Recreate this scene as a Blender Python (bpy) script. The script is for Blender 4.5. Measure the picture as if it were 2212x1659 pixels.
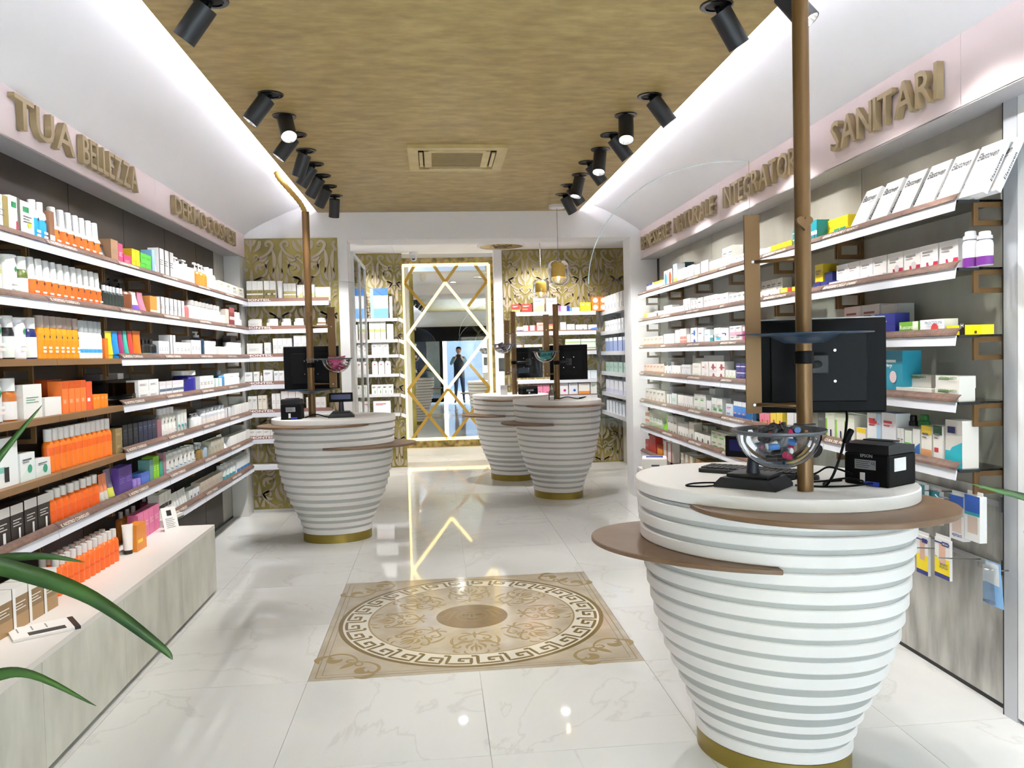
import bpy, bmesh, math, random
from mathutils import Vector, Matrix
random.seed(7)
PI = math.pi
S = bpy.context.scene
for o in list(bpy.data.objects): bpy.data.objects.remove(o)
COL = S.collection

# ------------------------------------------------------------------ camera
F, YAW, PITCH, ROLL, CAMZ = 1712.4, 0.09394, 0.03743, -0.02490, 1.5
fw = Vector((math.sin(YAW)*math.cos(PITCH), math.cos(YAW)*math.cos(PITCH), -math.sin(PITCH)))
r0 = Vector((math.cos(YAW), -math.sin(YAW), 0)); u0 = r0.cross(fw)
rt = r0*math.cos(ROLL) + u0*math.sin(ROLL); up = u0*math.cos(ROLL) - r0*math.sin(ROLL)
cd = bpy.data.cameras.new('camera'); cam = bpy.data.objects.new('camera', cd); COL.objects.link(cam)
cd.sensor_fit = 'HORIZONTAL'; cd.sensor_width = 36.0; cd.lens = F/2212*36.0; cd.clip_start = 0.02
cam.matrix_world = Matrix(((rt.x, up.x, -fw.x, 0), (rt.y, up.y, -fw.y, 0), (rt.z, up.z, -fw.z, CAMZ), (0, 0, 0, 1)))
S.camera = cam
# ------------------------------------------------------------------ world, exposure
W = bpy.data.worlds.new('world'); S.world = W; W.use_nodes = True
bg = W.node_tree.nodes['Background']; bg.inputs[0].default_value = (0.66, 0.82, 1.0, 1); bg.inputs[1].default_value = 36.0
S.view_settings.view_transform = 'Standard'; S.view_settings.look = 'None'
S.view_settings.exposure = 0.62; S.view_settings.gamma = 1.0; S.view_settings.use_curve_mapping = False
SPOT_W, LED_E, MIRROR_E = 70.0, 95.0, 1.8

def at(px, py, **k):
    """measuring helper: where the sight line through a photo pixel meets a plane of the room"""
    d = fw + rt*((px-1106)/F) - up*((py-829.5)/F)
    (a, v), = k.items(); i = 'xyz'.index(a); c = Vector((0, 0, CAMZ)); t = (v-c[i])/d[i]
    return c + d*t
def pixy(p):
    d = Vector(p)-Vector((0, 0, CAMZ)); return 829.5-F*d.dot(up)/d.dot(fw)
def ypos(px, xp, z):
    py = 775.
    for _ in range(4):
        q = at(px, py, x=xp); py = pixy((xp, q.y, z))
    return at(px, py, x=xp).y
def xpos(px, yp, z):
    py = 775.
    for _ in range(4):
        q = at(px, py, y=yp); py = pixy((q.x, yp, z))
    return at(px, py, y=yp).x

# ------------------------------------------------------------------ materials
def lin(h):
    if isinstance(h, str):
        h = h.lstrip('#'); c = [int(h[i:i+2], 16)/255 for i in (0, 2, 4)]
        return tuple(x/12.92 if x <= .04045 else ((x+.055)/1.055)**2.4 for x in c)
    return h
MC = {}
def M(col, rough=.45, metal=0., emit=0., spec=.5, alpha=1.):
    key = (col, rough, metal, emit, spec, alpha)
    if key in MC: return MC[key]
    m = bpy.data.materials.new('paint_%d' % len(MC)); m.use_nodes = True
    b = m.node_tree.nodes['Principled BSDF']; c = lin(col)
    b.inputs['Base Color'].default_value = (*c, 1); b.inputs['Roughness'].default_value = rough
    b.inputs['Metallic'].default_value = metal; b.inputs['Specular IOR Level'].default_value = spec
    if alpha < 1: b.inputs['Alpha'].default_value = alpha
    if emit: b.inputs['Emission Color'].default_value = (*c, 1); b.inputs['Emission Strength'].default_value = emit
    MC[key] = m; return m
def NM(name, c1, c2, scale, rough, metal=0., stretch=(1, 1, 1), bump=0., detail=6, lo=.35, hi=.65, c3=None, spec=.5, rvar=0.):
    if name in MC: return MC[name]
    m = bpy.data.materials.new(name); m.use_nodes = True; N = m.node_tree.nodes; L = m.node_tree.links
    b = N['Principled BSDF']; tc = N.new('ShaderNodeTexCoord'); mp = N.new('ShaderNodeMapping'); mp.inputs['Scale'].default_value = stretch
    nz = N.new('ShaderNodeTexNoise'); nz.inputs['Scale'].default_value = scale; nz.inputs['Detail'].default_value = detail
    rp = N.new('ShaderNodeValToRGB'); e = rp.color_ramp.elements
    e[0].position = lo; e[0].color = (*lin(c1), 1); e[1].position = hi; e[1].color = (*lin(c2), 1)
    if c3: x = e.new((lo+hi)/2); x.color = (*lin(c3), 1)
    L.new(tc.outputs['Object'], mp.inputs[0]); L.new(mp.outputs[0], nz.inputs[0]); L.new(nz.outputs[0], rp.inputs[0]); L.new(rp.outputs[0], b.inputs['Base Color'])
    b.inputs['Roughness'].default_value = rough; b.inputs['Metallic'].default_value = metal; b.inputs['Specular IOR Level'].default_value = spec
    if rvar:
        mr = N.new('ShaderNodeMapRange'); mr.inputs[3].default_value = rough-rvar; mr.inputs[4].default_value = rough+rvar
        L.new(nz.outputs[0], mr.inputs[0]); L.new(mr.outputs[0], b.inputs['Roughness'])
    if bump:
        bp = N.new('ShaderNodeBump'); bp.inputs['Strength'].default_value = bump; bp.inputs['Distance'].default_value = .01
        L.new(nz.outputs[0], bp.inputs['Height']); L.new(bp.outputs[0], b.inputs['Normal'])
    MC[name] = m; return m
def glass(name, tint=(.97, .985, .98), rough=0.0, ior=1.45):
    if name in MC: return MC[name]
    m = bpy.data.materials.new(name); m.use_nodes = True; N = m.node_tree.nodes; L = m.node_tree.links
    N.remove(N['Principled BSDF']); t = N.new('ShaderNodeBsdfTransparent'); t.inputs[0].default_value = (*tint, 1)
    g = N.new('ShaderNodeBsdfGlossy'); g.inputs['Roughness'].default_value = rough; g.inputs[0].default_value = (1, 1, 1, 1)
    fr = N.new('ShaderNodeFresnel'); fr.inputs[0].default_value = ior; mx = N.new('ShaderNodeMixShader')
    L.new(fr.outputs[0], mx.inputs[0]); L.new(t.outputs[0], mx.inputs[1]); L.new(g.outputs[0], mx.inputs[2]); L.new(mx.outputs[0], N['Material Output'].inputs[0])
    MC[name] = m; return m
def marble():
    if 'marble' in MC: return MC['marble']
    m = bpy.data.materials.new('polished_white_marble'); m.use_nodes = True; N = m.node_tree.nodes; L = m.node_tree.links
    b = N['Principled BSDF']; tc = N.new('ShaderNodeTexCoord')
    nz = N.new('ShaderNodeTexNoise'); nz.inputs['Scale'].default_value = .9; nz.inputs['Detail'].default_value = 7; nz.inputs['Distortion'].default_value = 1.3
    rp = N.new('ShaderNodeValToRGB'); e = rp.color_ramp.elements
    e[0].position = .30; e[0].color = (.74, .74, .725, 1); e[1].position = .49; e[1].color = (.74, .74, .725, 1)
    for p_, c in ((.5, (.66, .655, .635, 1)), (.51, (.74, .74, .725, 1)), (.66, (.69, .695, .68, 1))): x = e.new(p_); x.color = c
    L.new(tc.outputs['Object'], nz.inputs[0]); L.new(nz.outputs[0], rp.inputs[0]); L.new(rp.outputs[0], b.inputs['Base Color'])
    b.inputs['Roughness'].default_value = .045; b.inputs['Specular IOR Level'].default_value = .7
    MC['marble'] = m; return m
WHITE = M('#eeeceb', .5); PLASTER = M('#f8f7f9', .75)
PINK = M('#ead9da', .7)
GOLDCEIL = NM('gold_brushed_plaster', '#8d7747', '#b29c66', 8.0, .5, .1, (1.0, 2.4, 1), .10, 9, .25, .75, '#a08a55')
CONC = NM('grey_concrete_laminate', '#c2c0b4', '#dddbd0', 4, .5, 0, (2.2, 2.2, .8), 0, 7, .3, .7)
CONC2 = NM('grey_stone_wall_panel', '#8a867c', '#a29e94', 3.2, .32, 0, (1, 1, .7), 0, 6, .3, .7)
CONCB = NM('weathered_lower_panel', '#93918c', '#c2c1bc', 5, .4, 0, (2.5, 2.5, .6), 0, 7, .35, .65)
DARKP = NM('dark_brown_panel', '#241d18', '#32291f', 3, .45, 0, (1, 1, .4), 0, 5)
BRONZE = M('#6e5230', .36, .5); BOARD = M('#7d5e3c', .5); RAIL = NM('brown_speckled_rail', '#5b463c', '#765b4e', 30, .45)
WING = NM('brown_wing_lacquer', '#6b5037', '#745a41', 9, .42)
SLAT = M('#f2f0ee', .45); CORE = M('#b4b6b3', .6); GOLDB = M('#8f7c34', .35, .5)
BLACK = M('#030304', .55, 0, 0, .15); BLK2 = M('#17181a', .5); DARKG = M('#303236', .5); METAL = M('#c9c9c9', .25, .9)
GLASS = glass('clear_glass'); GGLASS = glass('shelf_glass', (.90, .965, .94)); ACRYL = glass('acrylic', (.985, .99, .99), 0., 1.2); SMOKE = glass('smoked_bowl_rim', (.25, .27, .3))
LED = M('#f4f4ff', .5, 0, LED_E); LEDW = M('#ffdf8c', .5, 0, MIRROR_E)
LETTER = M('#9d8a66', .45, .2)
MARBLE = marble()
RUGB = NM('beige_stone_inlay', '#a99c87', '#c2b6a2', 6, .10, 0, (1, 1, 1), 0, 6, .3, .7, None, .6)
RUGG = M('#7d6a3c', .15, .25); RUGT = M('#95815a', .18); RUGW = M('#d9d3c5', .1); RUGC = NM('brown_medallion', '#6b5536', '#77613f', 14, .15)
DAMB = NM('damask_gold_ground', '#6e6430', '#a0924e', 2.6, .42, .35, (1, 1, 1), 0, 4)
DAMO = M('#a89a86', .4, .25)
GMARB = NM('gold_marble_frame', '#5f5022', '#a8935a', 12, .3, .3, (1, 1, 1), 0, 8)
MIRR = M('#e9ece9', 0.0, 1.0)
LEAF = NM('leaf_green', '#24401a', '#3f6326', 6, .35, 0, (1, 1, 1), 0, 3)

# ------------------------------------------------------------------ mesh builder
class MB:
    def __init__(s): s.v = []; s.f = []; s.mi = []; s.sm = []; s.mats = []
    def m(s, mat):
        if mat not in s.mats: s.mats.append(mat)
        return s.mats.index(mat)
    def face(s, pts, mat, smooth=False):
        i = len(s.v); s.v += [tuple(p) for p in pts]; s.f.append(tuple(range(i, i+len(pts)))); s.mi.append(s.m(mat)); s.sm.append(smooth)
    def box(s, x0, x1, y0, y1, z0, z1, mat, mats=None):
        """mats: optional dict with keys among -x +x -y +y -z +z"""
        g = mats or {}; i = len(s.v)
        s.v += [(x0, y0, z0), (x1, y0, z0), (x1, y1, z0), (x0, y1, z0), (x0, y0, z1), (x1, y0, z1), (x1, y1, z1), (x0, y1, z1)]
        for k, q in (('-z', (0, 3, 2, 1)), ('+z', (4, 5, 6, 7)), ('-y', (0, 1, 5, 4)), ('+x', (1, 2, 6, 5)), ('+y', (2, 3, 7, 6)), ('-x', (3, 0, 4, 7))):
            s.f.append(tuple(i+j for j in q)); s.mi.append(s.m(g.get(k, mat))); s.sm.append(False)
        return s
    def lathe(s, prof, mats, n=16, c=(0, 0), sx=1, sy=1, smooth=False, capb=True, capt=True):
        """prof: [(r, z)...]; mats: one material or one per segment"""
        def ring(r, z): return [(c[0]+sx*r*math.cos(2*PI*k/n), c[1]+sy*r*math.sin(2*PI*k/n), z) for k in range(n)]
        if not isinstance(mats, (list, tuple)): mats = [mats]*(len(prof)-1)
        prev = None
        for j in range(len(prof)-1):
            if prev is None or not smooth:
                a = len(s.v); s.v += ring(*prof[j])
            else: a = prev
            b = len(s.v); s.v += ring(*prof[j+1]); mi = s.m(mats[j])
            for k in range(n):
                k2 = (k+1) % n; s.f.append((a+k, a+k2, b+k2, b+k)); s.mi.append(mi); s.sm.append(True)
            prev = b
        if capb and prof[0][0] > 1e-4: s.face(list(reversed(ring(*prof[0]))), mats[0])
        if capt and prof[-1][0] > 1e-4: s.face(ring(*prof[-1]), mats[-1])
        return s
    def prism(s, poly, h0, h1, mat, plane='xy', side=None):
        def P(a, b, h): return {'xy': (a, b, h), 'xz': (a, h, b), 'yz': (h, a, b)}[plane]
        fl = plane == 'xz'
        A = [P(a, b, h0) for a, b in poly]; B = [P(a, b, h1) for a, b in poly]; n = len(poly)
        ar = sum(poly[i][0]*poly[(i+1) % n][1]-poly[(i+1) % n][0]*poly[i][1] for i in range(n))
        if (ar < 0) != fl: A.reverse(); B.reverse()
        s.face(list(reversed(A)), mat); s.face(B, mat)
        for k in range(n):
            k2 = (k+1) % n; s.face([A[k], A[k2], B[k2], B[k]], side or mat)
        return s
    def tube(s, path, r, mat, n=8, caps=True, flat=None):
        path = [Vector(p) for p in path]; rs = r if isinstance(r, (list, tuple)) else [r]*len(path)
        base = len(s.v); mi = s.m(mat); nrm = None
        for j, p in enumerate(path):
            t = (path[min(j+1, len(path)-1)]-path[max(j-1, 0)]).normalized()
            if nrm is None: nrm = t.orthogonal().normalized()
            nrm = (nrm-t*nrm.dot(t)).normalized(); bn = t.cross(nrm)
            for k in range(n):
                a = 2*PI*k/n; s.v.append(tuple(p+(nrm*math.cos(a)+bn*math.sin(a))*rs[j]))
        for j in range(len(path)-1):
            for k in range(n):
                k2 = (k+1) % n; s.f.append((base+j*n+k, base+j*n+k2, base+(j+1)*n+k2, base+(j+1)*n+k)); s.mi.append(mi); s.sm.append(True)
        if caps:
            for q in (list(range(base+n-1, base-1, -1)), list(range(base+(len(path)-1)*n, base+len(path)*n))):
                s.f.append(tuple(q)); s.mi.append(mi); s.sm.append(False)
        return s
    def stroke(s, pts, ws, z0, z1, mat, tf=lambda p: p):
        """a tapering raised ribbon in the xy plane from z0 up to z1, mapped by tf"""
        n = len(pts); L = []; R = []
        for i in range(n):
            a = pts[max(i-1, 0)]; b = pts[min(i+1, n-1)]; dx, dy = b[0]-a[0], b[1]-a[1]; l = math.hypot(dx, dy) or 1
            w = ws(i/(n-1))/2; L.append((pts[i][0]-dy/l*w, pts[i][1]+dx/l*w)); R.append((pts[i][0]+dy/l*w, pts[i][1]-dx/l*w))
        for i in range(n-1):
            q = [R[i], R[i+1], L[i+1], L[i]]
            s.face([tf((*p, z1)) for p in q], mat)
            if z1-z0 > .0005:
                s.face([tf((*R[i], z0)), tf((*R[i+1], z0)), tf((*R[i+1], z1)), tf((*R[i], z1))], mat)
                s.face([tf((*L[i+1], z0)), tf((*L[i], z0)), tf((*L[i], z1)), tf((*L[i+1], z1))], mat)
    def xf(s, mat4, start=0):
        for i in range(start, len(s.v)): s.v[i] = tuple(mat4 @ Vector(s.v[i]))
        return s
    def mesh(s, name):
        me = bpy.data.meshes.new(name); me.from_pydata(s.v, [], s.f)
        for m_ in s.mats: me.materials.append(m_)
        me.polygons.foreach_set('material_index', s.mi); me.polygons.foreach_set('use_smooth', s.sm); me.update(); return me
    def build(s, name, parent=None, loc=(0, 0, 0), rz=0): return obj(name, s.mesh(name), parent, loc, rz)
def obj(name, me, parent=None, loc=(0, 0, 0), rz=0):
    o = bpy.data.objects.new(name, me); COL.objects.link(o); o.location = loc; o.rotation_euler = (0, 0, rz)
    if parent: o.parent = parent
    return o
def empty(name, loc=(0, 0, 0), rz=0):
    o = obj(name, None, None, loc, rz); o.empty_display_size = .05; return o
def tag(o, label, cat, group=None, kind=None):
    o['label'] = label; o['category'] = cat
    if group: o['group'] = group
    if kind: o['kind'] = kind
    return o
def struct(o, label=None, cat=None):
    o['kind'] = 'structure'
    if label: o['label'] = label
    if cat: o['category'] = cat
    return o
def B(name, x0, x1, y0, y1, z0, z1, mat, parent=None, mats=None, bevel=0):
    o = MB().box(x0, x1, y0, y1, z0, z1, mat, mats).build(name, parent)
    if bevel: bev(o, bevel)
    return o
def bev(o, w, seg=2):
    bm = bmesh.new(); bm.from_mesh(o.data); bmesh.ops.remove_doubles(bm, verts=bm.verts, dist=1e-5)
    bmesh.ops.bevel(bm, geom=[e for e in bm.edges if len(e.link_faces) == 2 and e.calc_face_angle(0) > .5], offset=w, segments=seg, affect='EDGES', profile=.5)
    bm.to_mesh(o.data); bm.free()
TC = {}
def text_mesh(s, mat, size=1., ext=.0, shear=0.):
    key = (s, mat.name, size, ext, shear)
    if key in TC: return TC[key]
    cu = bpy.data.curves.new('lettering', 'FONT'); cu.body = s; cu.size = size; cu.extrude = ext; cu.resolution_u = 2; cu.shear = shear; cu.offset = .016 if not ext else .01; cu.fill_mode = 'BOTH' if ext else 'FRONT'
    o = bpy.data.objects.new('lettering', cu); COL.objects.link(o)
    me = bpy.data.meshes.new_from_object(o.evaluated_get(bpy.context.evaluated_depsgraph_get())); bpy.data.objects.remove(o); bpy.data.curves.remove(cu)
    me.materials.clear(); me.materials.append(mat)
    xs = [v.co.x for v in me.vertices] or [0, 1]; ys = [v.co.y for v in me.vertices] or [0, 1]
    TC[key] = (me, min(xs), max(xs), min(ys), max(ys)); return TC[key]
def text(s, mat, parent, loc, width=None, height=None, face='-y', ext=.0, shear=0., name='lettering', tilt=0.):
    """lettering laid on a surface; loc = lower left corner; face = direction the writing faces"""
    me, a, b, c, d = text_mesh(s, mat, 1., 0, shear)
    sx = sy = None
    if height: sy = height/max(d-c, 1e-3)
    if width: sx = width/max(b-a, 1e-3)
    sx = sx or sy; sy = sy or sx
    X, Y, Z = {'-y': ((1, 0, 0), (0, 0, 1), (0, -1, 0)), '+x': ((0, 1, 0), (0, 0, 1), (1, 0, 0)), '-x': ((0, -1, 0), (0, 0, 1), (-1, 0, 0)), '+z': ((1, 0, 0), (0, 1, 0), (0, 0, 1))}[face]
    X, Y, Z = Vector(X), Vector(Y), Vector(Z)
    if tilt:
        Y, Z = Y*math.cos(tilt)-Z*math.sin(tilt), Z*math.cos(tilt)+Y*math.sin(tilt)
    R = Matrix((X, Y, Z)).transposed().to_4x4()
    mw = Matrix.Translation(loc) @ R @ Matrix.Diagonal((sx, sy, 1, 1)) @ Matrix.Translation((-a, -c, 0))
    o = obj(name, me, parent); o.matrix_local = mw; return o

# ================================================================== THE SETTING
# floor of polished tiles 802 mm square, recessed joints
nt = MARBLE.node_tree; oi = nt.nodes.new('ShaderNodeObjectInfo'); ml = nt.nodes.new('ShaderNodeMath'); ml.operation = 'MULTIPLY'; ml.inputs[1].default_value = 37.
va = nt.nodes.new('ShaderNodeVectorMath'); nzn = [n for n in nt.nodes if n.type == 'TEX_NOISE'][0]; tcn = [n for n in nt.nodes if n.type == 'TEX_COORD'][0]
nt.links.new(oi.outputs['Random'], ml.inputs[0]); nt.links.new(tcn.outputs['Object'], va.inputs[0]); nt.links.new(ml.outputs[0], va.inputs[1]); nt.links.new(va.outputs[0], nzn.inputs[0])
TS = .802; RX0, RY0 = -.641, 3.716
floor = struct(B('floor', -2.1, 2.9, -1.7, 12.4, -.06, -.004, M('#8f8d88', .6)), 'white polished marble tile floor', 'floor')
tme = MB().box(-TS/2+.0009, TS/2-.0009, -TS/2+.0009, TS/2-.0009, -.004, 0, MARBLE).mesh('tile')
for i in range(-2, 4):
    for j in range(-7, 11):
        if i in (0, 1) and j in (0, 1): continue
        obj('tile', tme, floor, (RX0+TS*(i+.5), RY0+TS*(j+.5), 0), random.randrange(4)*PI/2)
# ceilings
struct(B('ceiling', -1.125, 1.475, -1.6, 8.0, 2.94, 2.965, GOLDCEIL), 'gold brushed plaster ceiling panel', 'ceiling')
struct(B('ceiling', -2.2, 3.0, -1.7, 12.6, 3.13, 3.2, PLASTER), 'white slab above the dropped ceilings', 'ceiling')
struct(B('ceiling', -1.7, 2.9, 8.3, 10.95, 2.9, 2.93, PLASTER), 'white ceiling of the rear room', 'ceiling')
for n_, pr in (('trim_1', [(1.30, 3.10), (1.5, 3.045), (1.75, 2.945), (1.95, 2.84), (2.06, 2.77), (2.11, 2.73)]), ('trim_2', [(-.95, 3.10), (-1.15, 3.045), (-1.42, 2.945), (-1.65, 2.84), (-1.78, 2.77), (-1.835, 2.725)])):
    mb = MB(); n = len(pr); i0 = len(mb.v)
    for x, z in pr: mb.v += [(x, -1.6, z), (x, 8.0, z)]
    for k in range(n-1):
        a = i0+2*k; q = (a, a+1, a+3, a+2); mb.f.append(q if pr[0][0] > 0 else q[::-1]); mb.mi.append(mb.m(PLASTER)); mb.sm.append(True)
    struct(mb.build(n_), 'white curved cove rising to the gold ceiling, ' + ('SANITARI side' if pr[0][0] > 0 else 'BELLEZZA side'), 'cove')
def led(name, x, label):
    t = empty(name, (x, 3.2, 2.965)); tag(t, label, 'light strip')
    B('led_channel', -.012, .012, -4.7, 4.75, 0, .006, M('#cccccc', .4, .8), t); B('led_tape', -.009, .009, -4.7, 4.75, .006, .011, LED, t)
led('led_strip', 1.45, 'white LED strip along the gold ceiling edge above SANITARI'); led('led_strip', -1.10, 'white LED strip along the gold ceiling edge above BELLEZZA')
# fascias with their vertical joints
def fascia(name, xf, sgn, z0, z1, seams, label):
    t = struct(B(name, min(xf+sgn*.012, xf+sgn*.2), max(xf+sgn*.012, xf+sgn*.2), -1.6, 8.0, z0+.004, z1+.03, M('#b9adab', .8)), label, 'fascia')
    for a, b in zip(seams, seams[1:]):
        B('panel', min(xf, xf+sgn*.012), max(xf, xf+sgn*.012), a+.0015, b-.0015, z0, z1+.02, PINK, t)
    B('edge_strip', min(xf, xf+sgn*.16), max(xf, xf+sgn*.16), -1.6, 8.0, z0-.004, z0+.003, M('#b5b0b0', .5), t)
fascia('trim_3', 2.11, 1, 2.44, 2.73, [-1.6, .3, 3.016, 5.714, 8.0], 'pale pink fascia board carrying the SANITARI lettering')
fascia('trim_4', -1.835, -1, 2.502, 2.725, [-1.6, 2.85, 5.526, 8.0], 'pale pink fascia board carrying the BELLEZZA lettering')
# side walls: panelled
LM = [2.26, 3.06, 3.83, 4.60, 5.37, 6.15, 6.92, 7.45, 7.78]
RM = [2.95, 4.035, 4.80, 5.57, 6.335, 7.10, 7.87]
wl = struct(B('wall_left', -2.15, -2.0, -1.6, 8.3, 0, 3.15, M('#141210', .8)), 'dark panelled wall behind the beauty shelves', 'wall')
for a, b in zip([-1.6, -.0, 1.2]+LM, [0, 1.2]+LM): B('panel', -2.0, -1.99, a+.003, b-.003, .02, 2.50, CONC2 if a > 7.4 else DARKP, wl)
struct(B('trim_5', -1.99, -1.84, 7.785, 7.98, 0, 2.5, M('#c9c8c6', .35)), 'pale grey corner pillar at the end of the beauty shelves', 'pillar')
wr = struct(B('wall_right', 2.28, 2.45, -1.6, 8.0, 0, 3.15, M('#1b1a18', .8)), 'grey stone panelled wall behind the health shelves', 'wall')
for a, b in zip(RM, RM[1:]):
    B('panel', 2.265, 2.28, a+.003, b-.003, .9, 2.44, CONC2, wr); B('panel', 2.265, 2.28, a+.003, b-.003, .022, .898, CONCB, wr)
struct(B('baseboard_right', 2.27, 2.28, 2.95, 7.9, 0, .022, BLK2), 'black shadow gap at the foot of the grey panels', 'baseboard')
pf = empty('aluminium_post', (2.265, 2.905, 0)); tag(pf, 'pale grey aluminium corner post ending the SANITARI shelves', 'post')
B('post', -.03, .03, -.035, .038, .0, 2.44, M('#c3c6cc', .35, .3), pf); B('gasket', -.031, -.005, .0385, .043, .0, 2.44, BLK2, pf)
wd = struct(B('door_1', 2.235, 2.30, -1.5, 2.866, .02, 2.44, M('#eef0f2', .4)), 'white framed glass side door beside the corner post', 'door')
B('frame_gasket', 2.228, 2.236, 2.80, 2.815, .04, 2.25, BLK2, wd); B('frame_gasket', 2.228, 2.236, .9, 2.815, 2.25, 2.262, BLK2, wd); B('pane', 2.229, 2.2345, .9, 2.80, .3, 2.25, M('#dfe7ee', .05), wd)
# back wall with the opening to the rear room
wb = struct(B('wall_back', -2.15, -.85, 8.0, 8.3, 0, 3.15, PLASTER), 'white back wall beside the opening', 'wall')
B('header', -.85, 2.0, 8.0, 8.3, 2.67, 3.15, PLASTER, wb); B('jamb_right', 2.0, 3.0, 8.0, 8.3, 0, 3.15, PLASTER, wb)
B('header_step', -.85, 2.0, 8.3, 8.75, 2.72, 2.9, PLASTER, wb)
wrr = struct(B('wall_rear_left', -1.7, -1.6, 8.3, 10.85, 0, 2.95, PLASTER), 'white left wall of the rear room', 'wall')
struct(B('wall_rear_right', 2.8, 2.9, 8.3, 10.6, 0, 2.95, PLASTER), 'white right wall of the rear room', 'wall')
w5 = struct(B('wall_niche', -.6, 1.2, 12.28, 12.4, 0, 3.15, PLASTER), 'white end wall behind the tall mirror', 'wall')
B('side_left', -.56, -.5, 10.9, 12.28, 0, 3.15, PLASTER, w5); B('side_right', 1.0, 1.06, 10.7, 12.28, 0, 3.15, PLASTER, w5); B('column', .79, .9, 10.58, 10.75, 0, 3.15, PLASTER, w5)
B('step', -.5, 1.0, 12.05, 12.28, 0, .1, M('#e6e3da', .3), w5)
# shop front behind the camera
wf = struct(B('wall_front', -2.15, 2.45, -1.75, -1.6, 2.45, 3.15, PLASTER), 'shop front wall with dark lintel and entrance', 'wall')
B('lintel', -2.15, 2.45, -1.78, -1.45, 1.98, 2.45, BLACK, wf); B('pier', -2.15, -1.7, -1.75, -1.6, 0, 2.45, PLASTER, wf); B('pier', 2.1, 2.45, -1.75, -1.6, 0, 2.45, PLASTER, wf)
d2 = struct(B('door_2', -.62, -.52, -1.7, -1.6, 0, 1.98, BLACK), 'dark framed glass entrance door', 'door'); B('frame', 1.3, 1.4, -1.7, -1.6, 0, 1.98, BLACK, d2); B('frame', -1.7, -1.62, -1.7, -1.6, 0, 1.98, BLACK, d2)
B('sill', -1.7, -.52, -1.7, -1.6, 0, .12, BLACK, d2); B('pane', -1.62, -.62, -1.66, -1.65, .12, 1.98, glass('tinted_glass', (.12, .13, .14)), d2); B('pane', 1.4, 2.1, -1.66, -1.65, 0, 1.98, GLASS, d2)
struct(B('ground_outside', -8, 8, -12, -1.78, -.08, -.02, M('#b8b6b2', .8)), 'pale street paving outside the entrance', 'ground')
bo = struct(B('added_facade', -7, 7, -7.2, -6.8, -.05, 3.7, NM('stone_facade', '#a8977c', '#c0b090', 2, .8)), 'added stone house front dimming the street reflected in the mirror', 'building')  # house front added to block low sky and dim the mirror reflection
for x in (-4.2, -2.0, .2, 2.4, 4.6): B('shop_window', x-.8, x+.6, -6.8, -6.77, .1, 2.4, M('#2a2f36', .15), bo); B('cornice', x-1.0, x+.8, -6.8, -6.7, 2.5, 2.62, M('#b5ada0', .8), bo)
pl = bpy.data.lights.new('entrance_portal', 'AREA'); pl.shape = 'RECTANGLE'; pl.size = 3.8; pl.size_y = 1.96; pl.cycles.is_portal = True
po = bpy.data.objects.new('entrance_portal', pl); COL.objects.link(po); po.location = (.2, -1.72, .99); po.rotation_euler = (PI/2, 0, PI)

# ------------------------------------------------------------------ ornament strokes
def spiral(cx, cy, r0, r1, a0, a1, n=16): return [(cx+(r0+(r1-r0)*k/n)*math.cos(a0+(a1-a0)*k/n), cy+(r0+(r1-r0)*k/n)*math.sin(a0+(a1-a0)*k/n)) for k in range(n+1)]
def bez(p0, p1, p2, p3, n=12): return [tuple((1-t)**3*p0[i]+3*(1-t)**2*t*p1[i]+3*(1-t)*t*t*p2[i]+t**3*p3[i] for i in (0, 1)) for t in [k/n for k in range(n+1)]]
def tap(w, a=.15): return lambda t: w*(a+(1-a)*math.sin(PI*min(1, max(0, t*.9+.08)))**.7)
def leafw(w): return lambda t: w*max(.03, math.sin(PI*t)**.8)
def damask_strokes():
    out = []
    for s in (1, -1):
        X = lambda pts: [(s*x, y) for x, y in pts]
        out.append((X(bez((.005, -.24), (.05, -.16), (.15, -.20), (.15, -.09))+spiral(.105, -.09, .045, .012, 0, 1.6*PI)), tap(.026)))
        out.append((X(bez((.01, -.05), (.03, .02), (.17, .0), (.21, .13))+spiral(.165, .135, .045, .01, 0, 1.5*PI)), tap(.028)))
        out.append((X(bez((.20, .10), (.225, .04), (.235, -.04), (.20, -.15))), leafw(.036)))
        out.append((X(bez((.06, .0), (.11, -.03), (.13, -.02), (.16, .03))), leafw(.03)))
        out.append((X(bez((.02, .07), (.07, .09), (.10, .14), (.08, .21))), leafw(.038)))
        out.append((X(bez((.01, .12), (.04, .16), (.05, .2), (.035, .27))), leafw(.03)))
        out.append((X(spiral(.045, .015, .034, .01, -.5*PI, 1.4*PI)), tap(.016)))
        out.append((X(bez((.19, .21), (.23, .25), (.19, .30), (.15, .31))), leafw(.03)))
        out.append((X(bez((.10, .25), (.12, .29), (.11, .33), (.07, .34))), leafw(.024)))
        out.append((X(bez((.02, -.20), (.06, -.25), (.10, -.27), (.13, -.25))), leafw(.03)))
    out.append((bez((0, .05), (0, .12), (0, .2), (0, .31)), leafw(.03)))
    out.append((bez((0, -.30), (0, -.22), (0, -.18), (0, -.08)), leafw(.035)))
    return out
DST = damask_strokes()
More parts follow.
